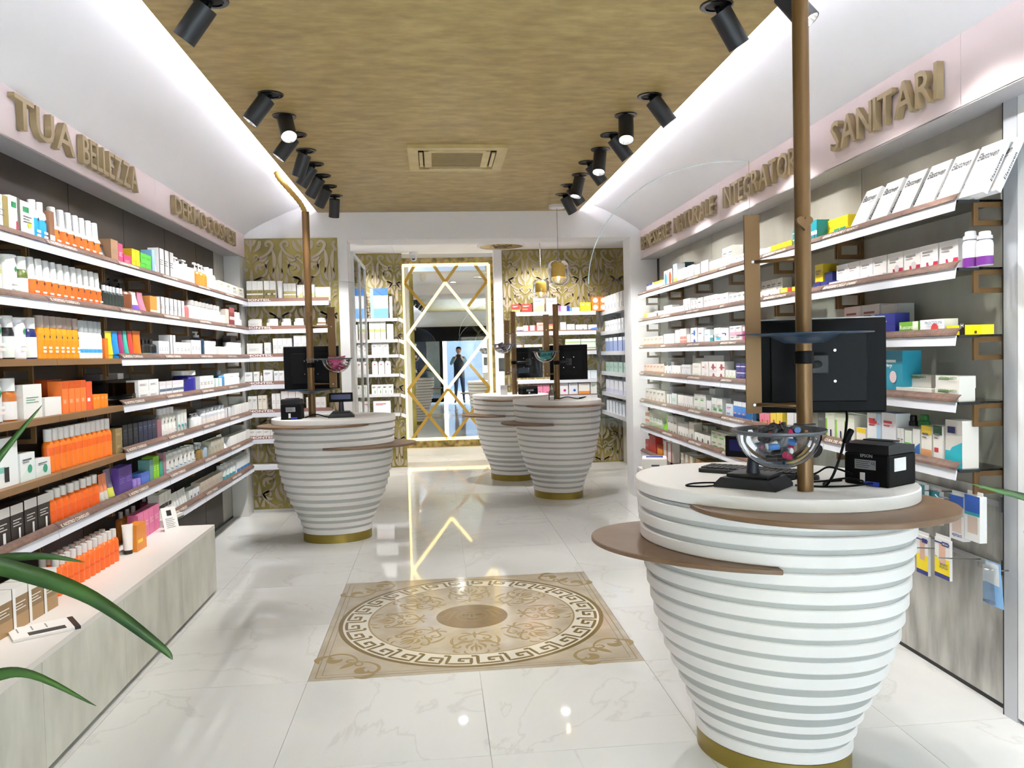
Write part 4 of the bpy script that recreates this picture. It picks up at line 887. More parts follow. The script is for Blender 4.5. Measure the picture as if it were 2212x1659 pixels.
pr('L', 3, 138, 188, 822, 4, c, 'orange carton with coral panel', c='#ee7a36', deco='T#c8521c N#f6a880', d=.09)
pr('L', 3, 104, 137, 820, 1, c, 'dark orange display carton', c='#b04414', off=.07, d=.08)
pr('L', 3, 189, 202, 824, 1, c, 'red orange carton with white label', c='#e0522a', deco='N#f4f0ee')
pr('L', 3, 203, 234, 852, 4, c, 'small bright orange carton', c='#f5871e', deco='H#fbc890')
pr('L', 3, 300, 345, 820, 2, c, 'white cream box', tiers=2, c='#eeedeb', deco='L')
pr('L', 3, 347, 398, 823, 4, c, 'small white box with blue grey print', c='#e6e3e6', deco='M#5a6a80 T#d6d0d4')
pr('L', 3, 413, 431, 800, 1, b_, 'violet blue bottle with white cap', c='#2c2a86', neck=.8, capf=.2)
pr('L', 3, 433, 463, 812, 4, c, 'tall white carton', c='#f0efee', deco='L')
pr('L', 3, 465, 481, 817, 2, c, 'white carton with teal edge', c='#f4f6f4', deco='Z#3aa88a')
pr('L', 3, 482, 489, 800, 1, b_, 'sky blue bottle', c='#4a86b4', cap='#a8b4b8')
pr('L', 3, 490, 521, 806, 5, b_, 'slim white bottle', c='#f2f3f5', neck=.8)
pr('L', 4, -30, 44, 946, 1, c, 'tall white carton with black side lettering', c='#eef2f4', deco='K#222222 N#7fc0b0')
pr('L', 4, 45, 78, 978, 1, c, 'white carton with green arc', c='#f0f4f4', deco='W#e4f0ec Q#3a9a7c H')
pr('L', 4, 79, 112, 990, 1, c, 'shorter white carton with green arc', c='#f0f4f4', deco='W#e4f0ec Q#3a9a7c H')
pr('L', 4, 114, 247, 914, 12, b_, 'orange sun bottle with white shoulder', c='#f07a22', lab='#e2621a', l0=.55, l1=.80, neck=.6, capf=.28, fill=1.0, cap='#efecea', d=.055)
pr('L', 4, 251, 266, 925, 1, c, 'gold brown carton', tiers=2, c='#8f7c50', deco='L#c8b888')
pr('L', 4, 268, 300, 915, 3, c, 'black carton with grey lettering', c='#15171c', deco='L#4a5058 H#4a5058')
pr('L', 4, 302, 340, 908, 4, c, 'navy carton with grey lettering', c='#242a3e', deco='H#5a6480')
pr('L', 4, 341, 351, 905, 1, c, 'mauve carton', c='#8a6068')
pr('L', 4, 353, 384, 880, 4, b_, 'cream bottle with white ball cap', c='#d6d6d0', lab='#efefec', neck=.6, capf=.2, mark='#2a2a2a')
pr('L', 4, 386, 405, 885, 3, c, 'pale carton with teal line', c='#dfe2de', deco='N#3ab0b8 K#222222')
pr('L', 4, 424, 440, 892, 2, b_, 'small white pump bottle', c='#f0f0f0', shape='pump')
pr('L', 4, 442, 490, 878, 6, b_, 'translucent pale bottle', c='#c9ccd2', cap='#aeb4ba', lab='#e4dcd8', neck=.7)
pr('L', 4, 492, 500, 880, 1, c, 'white carton with dark edge', c='#e9e9ec', deco='Z#3a3a50')
pr('L', 4, 508, 538, 872, 6, c, 'slim white carton in a leaning row', c='#eeeeec')
for k, (p0, p1, tp) in enumerate(((-16, 26, 1100), (27, 55, 1088), (56, 84, 1076), (85, 112, 1066))):
    pr('L', 5, p0, p1, tp, 1, c, 'black brown hair dye carton with white top band', c='#2a2320', deco='T#e4e0de L#d8d4d0 K#f2f0ee', c2='#3a3634', d=.09)
pr('L', 5, 114, 222, 1040, 8, b_, 'orange sun bottle with white cap', c='#ee6c1e', lab='#e85f1a', neck=.55, capf=.26, d=.05, cap='#ece8e4')
pr('L', 5, 224, 240, 1022, 2, t_, 'translucent orange tube with grey foot', c='#e88a5a', cap='#c8c0b4', band='#d8d4c8')
pr('L', 5, 241, 256, 1012, 1, t_, 'grey violet tube with yellow sticker', c='#7a7088', cap='#e8e4dc', band='#d8d85a')
pr('L', 5, 258, 288, 1006, 2, c, 'tall purple carton', c='#5a3f90', deco='L#8a76b8')
pr('L', 5, 289, 305, 1035, 2, c, 'low lilac carton', c='#9a80d0', deco='L#c8b8ea')
pr('L', 5, 306, 324, 1020, 2, c, 'cobalt blue carton', c='#5472c8', deco='T#4460b4')
pr('L', 5, 325, 333, 992, 1, c, 'grey teal carton', c='#6a9a94')
pr('L', 5, 334, 346, 985, 2, c, 'lime green carton', c='#84c428', deco='L#c8ea90')
pr('L', 5, 347, 354, 995, 1, c, 'sea green carton', c='#3f9a80')
pr('L', 5, 355, 361, 978, 1, c, 'mauve carton', c='#a87a88')
pr('L', 5, 363, 426, 970, 7, b_, 'white flat bottle with blue band', c='#e4e4e0', lab='#4aa4d8', l0=.3, l1=.36, neck=.7, capf=.14, mark='#262626')
pr('L', 5, 430, 441, 962, 2, b_, 'amber glass vial', c='#8f7440', cap='#c8c8c4')
pr('L', 5, 442, 455, 955, 1, b_, 'pale blue clear bottle', c='#a8bccc', cap='#e2e6ea')
pr('L', 5, 457, 485, 948, 4, c, 'beige carton', c='#c9c4b4', deco='L K#d4b040')
pr('L', 5, 486, 496, 938, 1, t_, 'white tube with blue foot', c='#f0f0f0', cap='#3a5a80')
pr('L', 5, 498, 541, 935, 9, c, 'slim white carton in a stepped row', c='#f0f0ee')
pr('L', 6, 345, 372, 1062, 4, c, 'black and white small carton', c='#d8d6d0', deco='M#1a1a1a', fill=.9)
pr('L', 6, 374, 408, 1060, 6, t_, 'white slim tube with dots', c='#e9ebe8', cap='#d4d6d4')
pr('L', 6, 410, 432, 1055, 3, c, 'white carton with navy dot', c='#e6e8e8', deco='Q#24306a')
pr('L', 6, 434, 482, 1030, 6, c, 'sand beige carton', c='#c9bcae', deco='L#a89a8a')
pr('L', 6, 486, 512, 1000, 4, b_, 'white bottle with teal label', c='#dfe6e4', lab='#4a9aa8', l0=.1, l1=.4, neck=.6)
pr('L', 6, 513, 541, 985, 4, c, 'white carton with blue foot', c='#e8ebee', deco='B#3a86c8')

# ---- on the grey plinth
ZP = .4453
def pl_items(p0, y0, p1, y1, n, kind, h, desc, **kw):
    a, b = at(p0, y0, z=ZP), at(p1, y1, z=ZP)
    span = (b-a).length/n; d = kw.pop('d', span*.9); back = kw.pop('back', 0); w = span*kw.pop('fill', .96)
    parts = KN[kind](w, d, h, **kw); ang = math.atan2(b.y-a.y, b.x-a.x)
    lab = '%s, on the white plinth top' % desc; nrm = Vector((-math.sin(ang), math.cos(ang), 0))
    for rw in range(back+1):
        for k in range(n):
            q = a+(b-a)*((k+.5)/n)+nrm*(rw*(d+.004)); place(parts, NAMES[kind], lab, CAT[kind], lab, (q.x, q.y, ZP), ang)
pl_items(-48, 1412, 126, 1308, 5, c, .172, 'golden brown hair dye carton with white top band', d=.1, c='#8a6f4c', deco='T#ece8e4 B#a8875c L#e8e0d4 Z#f2f0ee', c2='#d8d4d0')
pl_items(128, 1290, 262, 1209, 12, b_, .175, 'orange sun bottle with white cap', d=.052, back=1, c='#f06c20', lab='#e45c18', l0=.40, l1=.48, neck=.55, capf=.24, cap='#d9d5d2')
pl_items(266, 1200, 292, 1196, 1, t_, .165, 'white tube with black foot and yellow sticker', c='#f0ebe6', cap='#26221f', d=.05)
pl_items(296, 1193, 318, 1180, 1, c, .15, 'orange carton with yellow price sticker', c='#e08a2e', deco='N#f4d83a', d=.06)
pl_items(300, 1172, 345, 1140, 4, c, .16, 'pink carton', c='#d9709c', deco='L#f0c0d4', d=.06)
pl_items(316, 1128, 346, 1110, 3, b_, .17, 'plum pink bottle', c='#b84a7c', cap='#d8d0d4', d=.05)
pl_items(266, 1170, 306, 1148, 3, b_, .17, 'amber orange bottle with grey cap', c='#d8883a', cap='#c4bcb4', d=.055)
pl_items(352, 1140, 398, 1120, 3, c, .045, 'small black and white box', c='#d8d8d6', deco='M#151515 B#1c1c1c', d=.09)
q = at(372, 1146, z=ZP); t = empty('price_card', (q.x, q.y, ZP), .9); tag(t, 'white information card leaning on the plinth before the small black boxes', 'card')
mb = MB().box(-.05, .05, -.002, .002, 0, .15, M('#f2f1ee', .5)); mb.box(-.016, .016, -.003, -.002, .095, .13, M('#1c1c20', .5))
for k in range(6): mb.box(-.032, .030-.01*(k % 2), -.003, -.002, .02+k*.011, .023+k*.011, M('#77777a', .5))
mb.xf(Matrix.Rotation(-.28, 4, 'X')).build('card', t); MB().box(-.045, .045, .0, .06, 0, .002, ACRYL).build('stand', t)
q = at(95, 1362, z=ZP); t = empty('brochure', (q.x, q.y, ZP), .60); tag(t, 'white brochure with black spine block lying on the plinth', 'brochure')
B('pages', -.115, .115, -.08, .08, .0008, .010, M('#e9e7e4', .6), t); B('cover', -.116, .116, -.081, .081, .010, .0112, M('#f1efec', .4), t); B('spine', .095, .1165, -.0812, .0812, .0004, .0116, M('#161616', .4), t); B('photo_block', -.06, .07, -.065, -.02, .0112, .0116, M('#2a2a2c', .4), t)
for k in range(3): B('print_line', -.09+.05*k, -.085+.05*k, .0, .06, .0112, .0115, M('#8a8888', .5), t)
# smoked acrylic display case among the beauty shelves
ya, yb = ypos(236, -1.81, ZS[3]), ypos(298, -1.81, ZS[3]); t = empty('acrylic_case', (-1.90, (ya+yb)/2, ZS[3])); tag(t, 'smoked acrylic display case on the fourth shelf of the beauty wall', 'display case')
SM = glass('smoked_acrylic', (.55, .47, .38)); hw = (yb-ya)/2
for nm, a in (('front_pane', (.075, .079, -hw, hw, 0, .055)), ('back_pane', (-.08, -.076, -hw, hw, 0, .14)), ('side_pane', (-.076, .075, -hw, -hw+.004, 0, .12)), ('side_pane', (-.076, .075, hw-.004, hw, 0, .12)), ('lid', (-.08, .05, -hw, hw, .14, .144))): B(nm, *a, SM, t)
tag(B('product_carton', -1.95, -1.86, ya+.02, ya+.26, ZS[3]+.1442, ZS[3]+.178, M('#45454c', .3)), 'flat dark grey carton lying on the smoked acrylic case', 'box')
tag(B('product_carton', -1.95, -1.86, ya+.27, ya+.35, ZS[3]+.1442, ZS[3]+.178, M('#c9c8c6', .3)), 'flat pale carton lying on the smoked acrylic case', 'box')

# ---- health wall, shelf by shelf (columns run from the far end towards the entrance)
YE, NV = '#f0d420', '#2a2f6e'
pr('R', 0, 1396, 1409, 612, 2, c, 'white carton with navy head', c='#e6e8ee', deco='T#3a4270')
pr('R', 0, 1412, 1431, 607, 2, c, 'white carton with yellow head', c='#f2f0e6', deco='T#f0b030 L')
pr('R', 0, 1434, 1442, 585, 1, c, 'white carton with blue oval', c='#eef2f4', deco='O#2a86c0')
pr('R', 0, 1443, 1452, 581, 1, c, 'white carton with orange oval', c='#f4eeea', deco='O#e2562e')
pr('R', 0, 1454, 1463, 570, 1, c, 'white and blue tall carton', c='#f0f3f8', deco='T#9ab8e0 B#e8c850')
pr('R', 0, 1464, 1482, 580, 2, c, 'white carton with yellow and green print', c='#f0f0e8', deco='K#d8c83a L')
pr('R', 0, 1466, 1480, 568, 1, c, 'dark teal display carton', c='#1f3a40', off=.09, d=.08)
pr('R', 0, 1485, 1498, 573, 2, c, 'white tall carton', c='#f1f0ee', deco='L')
pr('R', 0, 1500, 1512, 571, 1, c, 'white carton with yellow foot', c='#f2f0ec', deco='B#f0c860 L')
pr('R', 0, 1514, 1530, 563, 2, c, 'white stacked carton', tiers=2, c='#f4f2f0', deco='L')
pr('R', 0, 1532, 1556, 562, 3, c, 'white carton with lemon print', c='#f4f4ea', deco='L N#e8dc5a')
pr('R', 0, 1557, 1588, 558, 2, c, 'white carton with golden foot', c='#f6f4ec', deco='B#f4c43a L')
pr('R', 0, 1560, 1586, 533, 2, c, 'tall white carton with lemon edge', c='#f6f6ee', deco='S#f0ec9a H', off=.075, d=.07)
pr('R', 0, 1589, 1638, 545, 6, c, 'white carton with dark drop', c='#f5f4f2', deco='K#5a4a44 H')
pr('R', 0, 1640, 1662, 537, 3, c, 'white carton with dark drop', c='#f0efed', deco='K#5a4a44')
pr('R', 0, 1664, 1710, 525, 4, c, 'yellow carton with dark print', c='#ecd52c', deco='L#6a6420', fill=.9)
pr('R', 0, 1712, 1719, 497, 1, c, 'turquoise and white stacked carton', tiers=3, c='#1c8a8e', deco='M#d8ecec')
pr('R', 0, 1752, 1765, 476, 1, c, 'tall turquoise carton', c='#128a96', deco='M#d8ecec K#0c3a48')
pr('R', 0, 1766, 1832, 474, 3, c, 'long yellow carton', tiers=4, c='#ddc61e', deco='L#8a7c10', off=.06, d=.07)
pr('R', 0, 1784, 1800, 505, 1, c, 'yellow carton with orange figure', tiers=1, c='#f4d81c', deco='K#d87820', d=.04)
pr('R', 0, 1801, 1826, 492, 2, c, 'yellow carton with teal corner', tiers=1, c='#f4d81c', deco='T#1f8a7a K#d87820', d=.04)
pr('R', 1, 1390, 1397, 676, 1, c, 'lime yellow carton', c='#d8d05a', deco='L')
pr('R', 1, 1398, 1410, 676, 2, c, 'white carton with purple letters', c='#eeeaea', deco='H#9a6a90')
pr('R', 1, 1412, 1425, 672, 1, c, 'pale pink wide carton', c='#f2e4e6', deco='Q#2a2a2a H#c84a6a')
pr('R', 1, 1426, 1432, 671, 1, c, 'white carton with red dot', c='#f2efee', deco='Q#d84a5a')
pr('R', 1, 1434, 1451, 660, 4, c, 'slim white carton in a row', c='#eff2f0', deco='H#8aa09a')
pr('R', 1, 1452, 1474, 662, 5, c, 'slim pale mint carton in a row', c='#eaf0ec', deco='H#7a9a94')
pr('R', 1, 1476, 1490, 645, 2, c, 'tall grey white carton', c='#e9ecec', deco='L K#444444')
pr('R', 1, 1492, 1506, 648, 2, c, 'white stacked carton with red mark', tiers=2, c='#f4f2f2', deco='H Q#e8a0a0')
pr('R', 1, 1507, 1518, 643, 1, c, 'white carton with black letters', tiers=2, c='#f3f1f1', deco='N#444444')
pr('R', 1, 1520, 1548, 638, 3, c, 'white carton with orange bar', tiers=2, c='#f5f2f0', deco='N#e8702c')
pr('R', 1, 1549, 1572, 634, 2, c, 'white carton with crimson bar', tiers=2, c='#f5f2f2', deco='N#d83a5a')
pr('R', 1, 1574, 1614, 632, 4, c, 'large white carton with dark drop', c='#f6f5f3', deco='K#6a5a54 H')
pr('R', 1, 1640, 1668, 629, 2, c, 'low white carton with two dots', c='#f0efeb', deco='Q#4a4a4a')
pr('R', 1, 1645, 1690, 604, 4, c, 'grey white tall carton with dark oval', c='#c9c7c2', deco='K#4a4450 H', off=.085, d=.06)
pr('R', 1, 1669, 1684, 626, 1, c, 'low cream carton', c='#e6e4d4', deco='L')
pr('R', 1, 1685, 1700, 622, 1, c, 'low yellow carton with white letters', c='#f2e03c', deco='H#fff8d0')
pr('R', 1, 1701, 1708, 621, 1, c, 'low red carton', c='#d8402c')
pr('R', 1, 1709, 1719, 619, 1, c, 'low yellow carton', c='#f0d83a')
pr('R', 1, 1757, 1786, 609, 2, c, 'low navy carton with white figure', c='#28327e', deco='Q#dfe6f4')
pr('R', 1, 1760, 1778, 571, 1, c, 'tall yellow carton with red wave', c='#e2c62c', deco='N#d8402c H', off=.075, d=.09)
pr('R', 1, 1781, 1798, 588, 1, c, 'dark blue carton with silver figure', c='#232a66', deco='Q#c8d0e8', off=.07)
pr('R', 1, 1790, 1908, 600, 4, c, 'low white carton with MICRO print', c='#f4f2f1', deco='H#8a8486', d=.06)
pr('R', 1, 1806, 1914, 562, 4, c, 'white carton with thin crimson foot line', c='#efeceb', deco='H#8a8486', off=.066, d=.08)
pr('R', 1, 1909, 2058, 585, 4, c, 'low white carton with antislash print', c='#f4f2f1', deco='H#8a8486 K#b8b4b4', d=.06)
pr('R', 1, 1916, 2070, 532, 4, c, 'white carton with target emblem and crimson bar', c='#f5f3f2', deco='U#a8203e Q#d8d0d0 H#8a8486', off=.066, d=.08)
for p0, p1 in ((2071, 2096), (2100, 2128)):
    pr('R', 1, p0, p1, 500, 1, b_, 'white spray can with purple foot', c='#eeeef2', lab='#6a2a80', l0=.02, l1=.34, shape='can', capf=.2, cap='#e8eaee', d=.052, off=.02)
pr('R', 2, 1390, 1432, 727, 5, c, 'peach carton with orange foot', c='#ecd8c8', deco='B#e8a05a H#c87a6a')
pr('R', 2, 1433, 1456, 721, 3, c, 'white carton with green leaf lines', c='#eceeea', deco='L#8aa890')
pr('R', 2, 1458, 1468, 713, 2, c, 'tall white carton with grey marks', c='#eeedeb', deco='K#6a6a6a')
pr('R', 2, 1469, 1482, 710, 2, c, 'white carton with salmon panel', c='#f0e8e4', deco='B#e88a7c M#e88a7c')
pr('R', 2, 1484, 1491, 722, 1, c, 'pale stacked carton', tiers=2, c='#e8e4e6')
pr('R', 2, 1492, 1506, 708, 1, c, 'white carton with blue bar and dot', tiers=2, c='#f3f4f6', deco='N#2c66c0 Q#2c66c0')
pr('R', 2, 1507, 1520, 708, 1, c, 'white carton with red bar', tiers=2, c='#f5f2f3', deco='N#d8384a')
pr('R', 2, 1521, 1533, 712, 1, c, 'white carton with aqua bar', tiers=2, c='#f1f4f5', deco='N#3ab4cc')
pr('R', 2, 1534, 1541, 724, 1, c, 'slim teal carton', c='#3a8a90', deco='T#e8f2f2')
pr('R', 2, 1542, 1556, 708, 1, c, 'white carton with cyan block', tiers=1, c='#f2f5f7', deco='U#3ab8e0 L')
pr('R', 2, 1557, 1574, 709, 1, c, 'white carton with navy crescent', tiers=2, c='#f4f4f6', deco='N#2c3070 K#1c1c40')
pr('R', 2, 1576, 1602, 704, 2, c, 'white carton with rose foot', tiers=2, c='#f4eef0', deco='B#e8a8c0 H')
pr('R', 2, 1604, 1616, 706, 1, c, 'magenta carton with white head', tiers=1, c='#d83a88', deco='T#f4e8ee L#8a2a5a')
pr('R', 2, 1778, 1820, 696, 4, c, 'small red and orange carton', c='#d8542c', deco='L#f4d8c0 Z#b8281c', d=.06, fill=.92)
pr('R', 2, 1822, 1900, 660, 2, c, 'grey white carton printed SECONDA GAMBE', c='#c4c1bf', deco='H#7a4048 L#8a8684', off=.07, d=.08)
pr('R', 2, 1901, 1940, 657, 1, c, 'grey carton with dark figure', c='#b5b3b1', deco='K#2a2a2a', off=.075, d=.08)
pr('R', 2, 1888, 1934, 678, 1, c, 'deep blue carton with white lettering', tiers=2, c='#28308e', deco='N#e6e8f4', d=.07)
pr('R', 2, 1941, 1984, 695, 1, c, 'green and white carton lettered Ruscoroid', c='#7ab83a', deco='S#eaf2dc B#c8e08a', d=.06)
pr('R', 2, 1985, 2040, 690, 1, c, 'white and pale blue carton lettered PROCTOLYN', c='#eef2f6', deco='B#9acaf0 Q#d84a4a', d=.06)
pr('R', 2, 2042, 2084, 703, 1, c, 'yellow carton with black panel and H', c='#f0dc1c', deco='S#1c1c1c M#1c1c1c', d=.05)
pr('R', 2, 2086, 2122, 702, 1, c, 'yellow carton with black end', c='#f0dc1c', deco='K#1c1c1c', d=.05, off=.035)
pr('R', 3, 1391, 1434, 786, 6, c, 'peach carton with orange foot', c='#ecd6c6', deco='B#e09058 H#b86a5a')
pr('R', 3, 1435, 1450, 782, 2, c, 'white carton with dark green label', c='#ebe9e2', deco='E#2c3a30 T#2c3a30 K#3a3a2a')
pr('R', 3, 1451, 1470, 790, 3, c, 'white carton with dark corner', c='#e6e4e0', deco='K#5a4a40')
pr('R', 3, 1472, 1492, 788, 4, c, 'white carton with violet grey print', tiers=2, c='#e4e4e6', deco='L#50507a')
pr('R', 3, 1495, 1514, 785, 1, c, 'large cream carton', tiers=2, c='#eceae2', deco='L#a8a498')
pr('R', 3, 1515, 1530, 781, 1, c, 'white carton with dark red bar', tiers=2, c='#efebe9', deco='N#b8283a Q#d8d0cc')
pr('R', 3, 1531, 1565, 781, 2, c, 'white carton with red ring', tiers=2, c='#eeeae8', deco='U#b83a48 Q#9a3a40')
pr('R', 3, 1495, 1566, 768, 1, c, 'wide cream display box', c='#d6d4cc', off=.1, d=.05)
pr('R', 3, 1567, 1588, 800, 3, c, 'white carton with lime and navy flowers', c='#eef0ec', deco='K#2a2f6e Q#c8d048')
pr('R', 3, 1590, 1618, 785, 3, c, 'dark purple carton with white print', tiers=3, c='#3c3480', deco='M#e8e4f4')
pr('R', 3, 1898, 1950, 757, 1, c, 'large turquoise Silky carton with olive side', c='#2a9ab8', deco='T#1c7a98 H#e8f4f8 Q#f0d8dc', d=.09)
pr('R', 3, 1935, 2012, 838, 2, c, 'low cream carton lettered CREMA TALLONI', c='#e9e7e0', deco='N#7a9a5a', d=.04, fill=.98)
pr('R', 3, 1956, 2012, 810, 1, c, 'cream carton lettered CREMA PIEDI', tiers=2, c='#e6e4de', deco='H#5a7a4a E#7a9a6a', off=.045, d=.07)
pr('R', 3, 2018, 2072, 812, 1, c, 'cream carton lettered CREMA PIEDI', tiers=2, c='#e6e4de', deco='H#5a7a4a E#7a9a6a', d=.07)
pr('R', 4, 1395, 1436, 842, 5, c, 'cream carton with orange corner', c='#e6e2da', deco='K#e0703c H')
pr('R', 4, 1440, 1450, 852, 2, c, 'white carton with grey stripes', c='#e4e6e2', deco='Z#5a5e5a')
pr('R', 4, 1451, 1462, 850, 1, c, 'pale mint carton', c='#d8e4de', deco='L#8ab0a4')
pr('R', 4, 1464, 1496, 855, 7, c, 'slim white carton with dark wave', c='#eae8e6', deco='K#4a4644')
pr('R', 4, 1499, 1525, 852, 2, c, 'white stacked carton with green bar', tiers=2, c='#e6e8e2', deco='N#4aa048 L')
pr('R', 4, 1526, 1536, 866, 1, c, 'plain white carton with black letters', c='#efefed', deco='N#444444')
pr('R', 4, 1537, 1560, 860, 2, c, 'white carton with bright green block', c='#e9ebe6', deco='U#3aa838 L')
pr('R', 4, 1532, 1545, 840, 1, c, 'tall grey white carton', c='#d4d6d0', off=.08)
pr('R', 4, 1567, 1583, 873, 1, c, 'pale blue carton with pink letters', c='#dce6f4', deco='H#d85a6a N#8a9ab0')
pr('R', 4, 1584, 1612, 868, 3, c, 'blue carton with white peaks', c='#3f86d8', deco='T#eef2f6 N#e8a090 B#2a60b8', c2='#3a4a9a')
pr('R', 4, 1640, 1662, 893, 2, c, 'pink carton with flowers', c='#e88aa0', deco='Q#d83a5a B#f0d84a')
pr('R', 4, 1664, 1690, 890, 2, c, 'yellow and pink carton', c='#e8d04a', deco='Q#b83a80')
pr('R', 4, 1700, 1730, 893, 2, c, 'white carton with blue print', c='#dfe2e6', deco='B#4a70b0')
pr('R', 4, 1765, 1782, 893, 1, c, 'dark grey stacked carton', tiers=2, c='#5a5c60', deco='L#a8aaac')
pr('R', 4, 1783, 1846, 893, 3, c, 'white carton with green edge and runner', c='#eceee6', deco='Z#8ac83a T#dfe8d4 K#2a2a50')
pr('R', 4, 1850, 1870, 925, 1, c, 'small carton with yellow flap and feet', c='#ece6dc', deco='T#f0cc1c B#e8c0a0')
pr('R', 4, 1873, 1903, 893, 1, c, 'tall white foot bath carton with blue fade', c='#eef0f4', deco='H#c83a48 S#a8d0f0 E#c83a48')
pr('R', 4, 1904, 1936, 892, 1, c, 'tall white foot balm carton with blue lid', c='#e6eaf2', deco='H#c83a48 B#d8e4f4', c2='#2a4a98')
pr('R', 4, 1938, 1952, 925, 2, c, 'small white carton with grey print', c='#e4e6e6', deco='L K#6a6a6a')
pr('R', 4, 1950, 1970, 897, 1, b_, 'white spray can with black cap', c='#dfe3e8', cap='#1a1a1c', lab='#c8d8ea', capf=.24, shape='can', off=.06, d=.05)
pr('R', 4, 1974, 1994, 896, 1, b_, 'white spray can with green cap', c='#e6eae4', cap='#2f8a3e', lab='#9ad07a', capf=.24, shape='can', off=.06, d=.05)
pr('R', 4, 1954, 1968, 930, 1, c, 'white and green leaf carton', c='#eaf0e6', deco='M#5ab83c')
pr('R', 4, 1970, 1986, 927, 1, c, 'white carton with blue triangle', c='#eef0f0', deco='W#3a70b8')
pr('R', 4, 1989, 2012, 920, 1, c, 'white carton with yellow head and foot picture', c='#f0ede6', deco='T#e8c83a B#d89a6a H')
pr('R', 4, 2016, 2036, 920, 1, c, 'white carton with dark green head', c='#efeeea', deco='T#1f4a30 N#c83a48 H')
pr('R', 4, 2040, 2078, 908, 1, c, 'tall foot spray carton with turquoise wave', c='#e4e0da', deco='W#2ab4c4 B#2ab4c4 E#28306e', d=.07)
pr('R', 5, 1394, 1403, 892, 1, c, 'carton with coral head', c='#e8e4dc', deco='T#e88a5a M#e88a5a')
pr('R', 5, 1404, 1430, 888, 4, c, 'pale green and white carton', c='#dfe6d8', deco='L B#b8c8a0')
pr('R', 5, 1431, 1440, 895, 2, t_, 'lime green tube', c='#8ac83a', cap='#eef2e4')
pr('R', 5, 1442, 1462, 900, 3, c, 'grey cream stacked carton', tiers=2, c='#cfccc2', deco='N#6a665e')
pr('R', 5, 1464, 1486, 915, 4, c, 'white carton with dark drop', c='#ebeae6', deco='K#4a4a4a')
pr('R', 5, 1488, 1499, 912, 1, c, 'tall cream carton with black flower', c='#dcdad0', deco='K#2c2c28')
pr('R', 5, 1500, 1534, 938, 3, c, 'white carton with black loop', c='#eff1ea', deco='Q#5a5a5a')
pr('R', 5, 1502, 1530, 918, 2, c, 'cream carton with green foot', c='#cfd0c0', deco='B#5a8a4a H', off=.08)
pr('R', 5, 1536, 1578, 935, 3, c, 'cream stacked carton with bright green bar', tiers=2, c='#d8dac8', deco='U#4ab038 H')
pr('R', 5, 1585, 1606, 975, 2, c, 'mint and white carton', c='#5ac0a0', deco='S#f0f2f0')
pr('R', 6, 1394, 1402, 950, 1, c, 'tall red carton', c='#c0342c', deco='L#e8c0b8')
pr('R', 6, 1403, 1417, 942, 1, c, 'large red carton', tiers=1, c='#b8382e')
pr('R', 6, 1419, 1431, 962, 1, c, 'orange carton with red head', c='#d88a2c', deco='T#c0342c')
pr('R', 6, 1433, 1452, 956, 2, c, 'white carton with red edge', c='#dcd8d2', deco='S#b8382e')
# lettering on the products that can be read
def rtext(s, px, row, dz, wpx, h, col, off=0., mat=None):
    fx = 2.078+off-.0040; z = ZS[row]+dz; ya = ypos(px, fx, z); yb = ypos(px+wpx, fx, z)
    return s, (fx, ya, z), abs(yb-ya), h, col
def letter(s, near, px, row, dz, wpx, h, col, off=0.):
    s, loc, w, h, col = rtext(s, px, row, dz, wpx, h, col, off)
    best = min((o for o in bpy.data.objects if o.parent is None and o.get('label', '').startswith(near)), key=lambda o: (o.location-Vector(loc)).length)
    o = text(s, M(col, .4), None, loc, w, h, '-x'); mw = o.matrix_basis.copy(); o.parent = best
    inv = (Matrix.Translation(best.location) @ best.rotation_euler.to_matrix().to_4x4()).inverted(); o.matrix_local = inv @ mw
letter('Ruscoroid', 'green and white carton lettered', 1944, 2, .035, 34, .018, '#f4f8ec')
letter('PROCTOLYN', 'white and pale blue carton lettered', 1998, 2, .05, 36, .012, '#5a6a80')
letter('H', 'yellow carton with black panel', 2075, 2, .03, 6, .016, '#f4f4ec')
letter('CREMA PIEDI', 'cream carton lettered CREMA PIEDI', 1966, 3, .085, 34, .010, '#6a8a5a', .045)
letter('CREMA PIEDI', 'cream carton lettered CREMA PIEDI', 2030, 3, .088, 36, .010, '#6a8a5a')
letter('CREMA PIEDI', 'cream carton lettered CREMA PIEDI', 2030, 3, .035, 36, .010, '#6a8a5a')
letter('Silky', 'large turquoise Silky', 1904, 3, .125, 24, .022, '#e8f6fa')
letter('GEHWOL', 'tall white foot bath', 1878, 4, .125, 22, .010, '#c8303c'); letter('GEHWOL', 'tall white foot balm', 1908, 4, .125, 22, .010, '#c8303c')
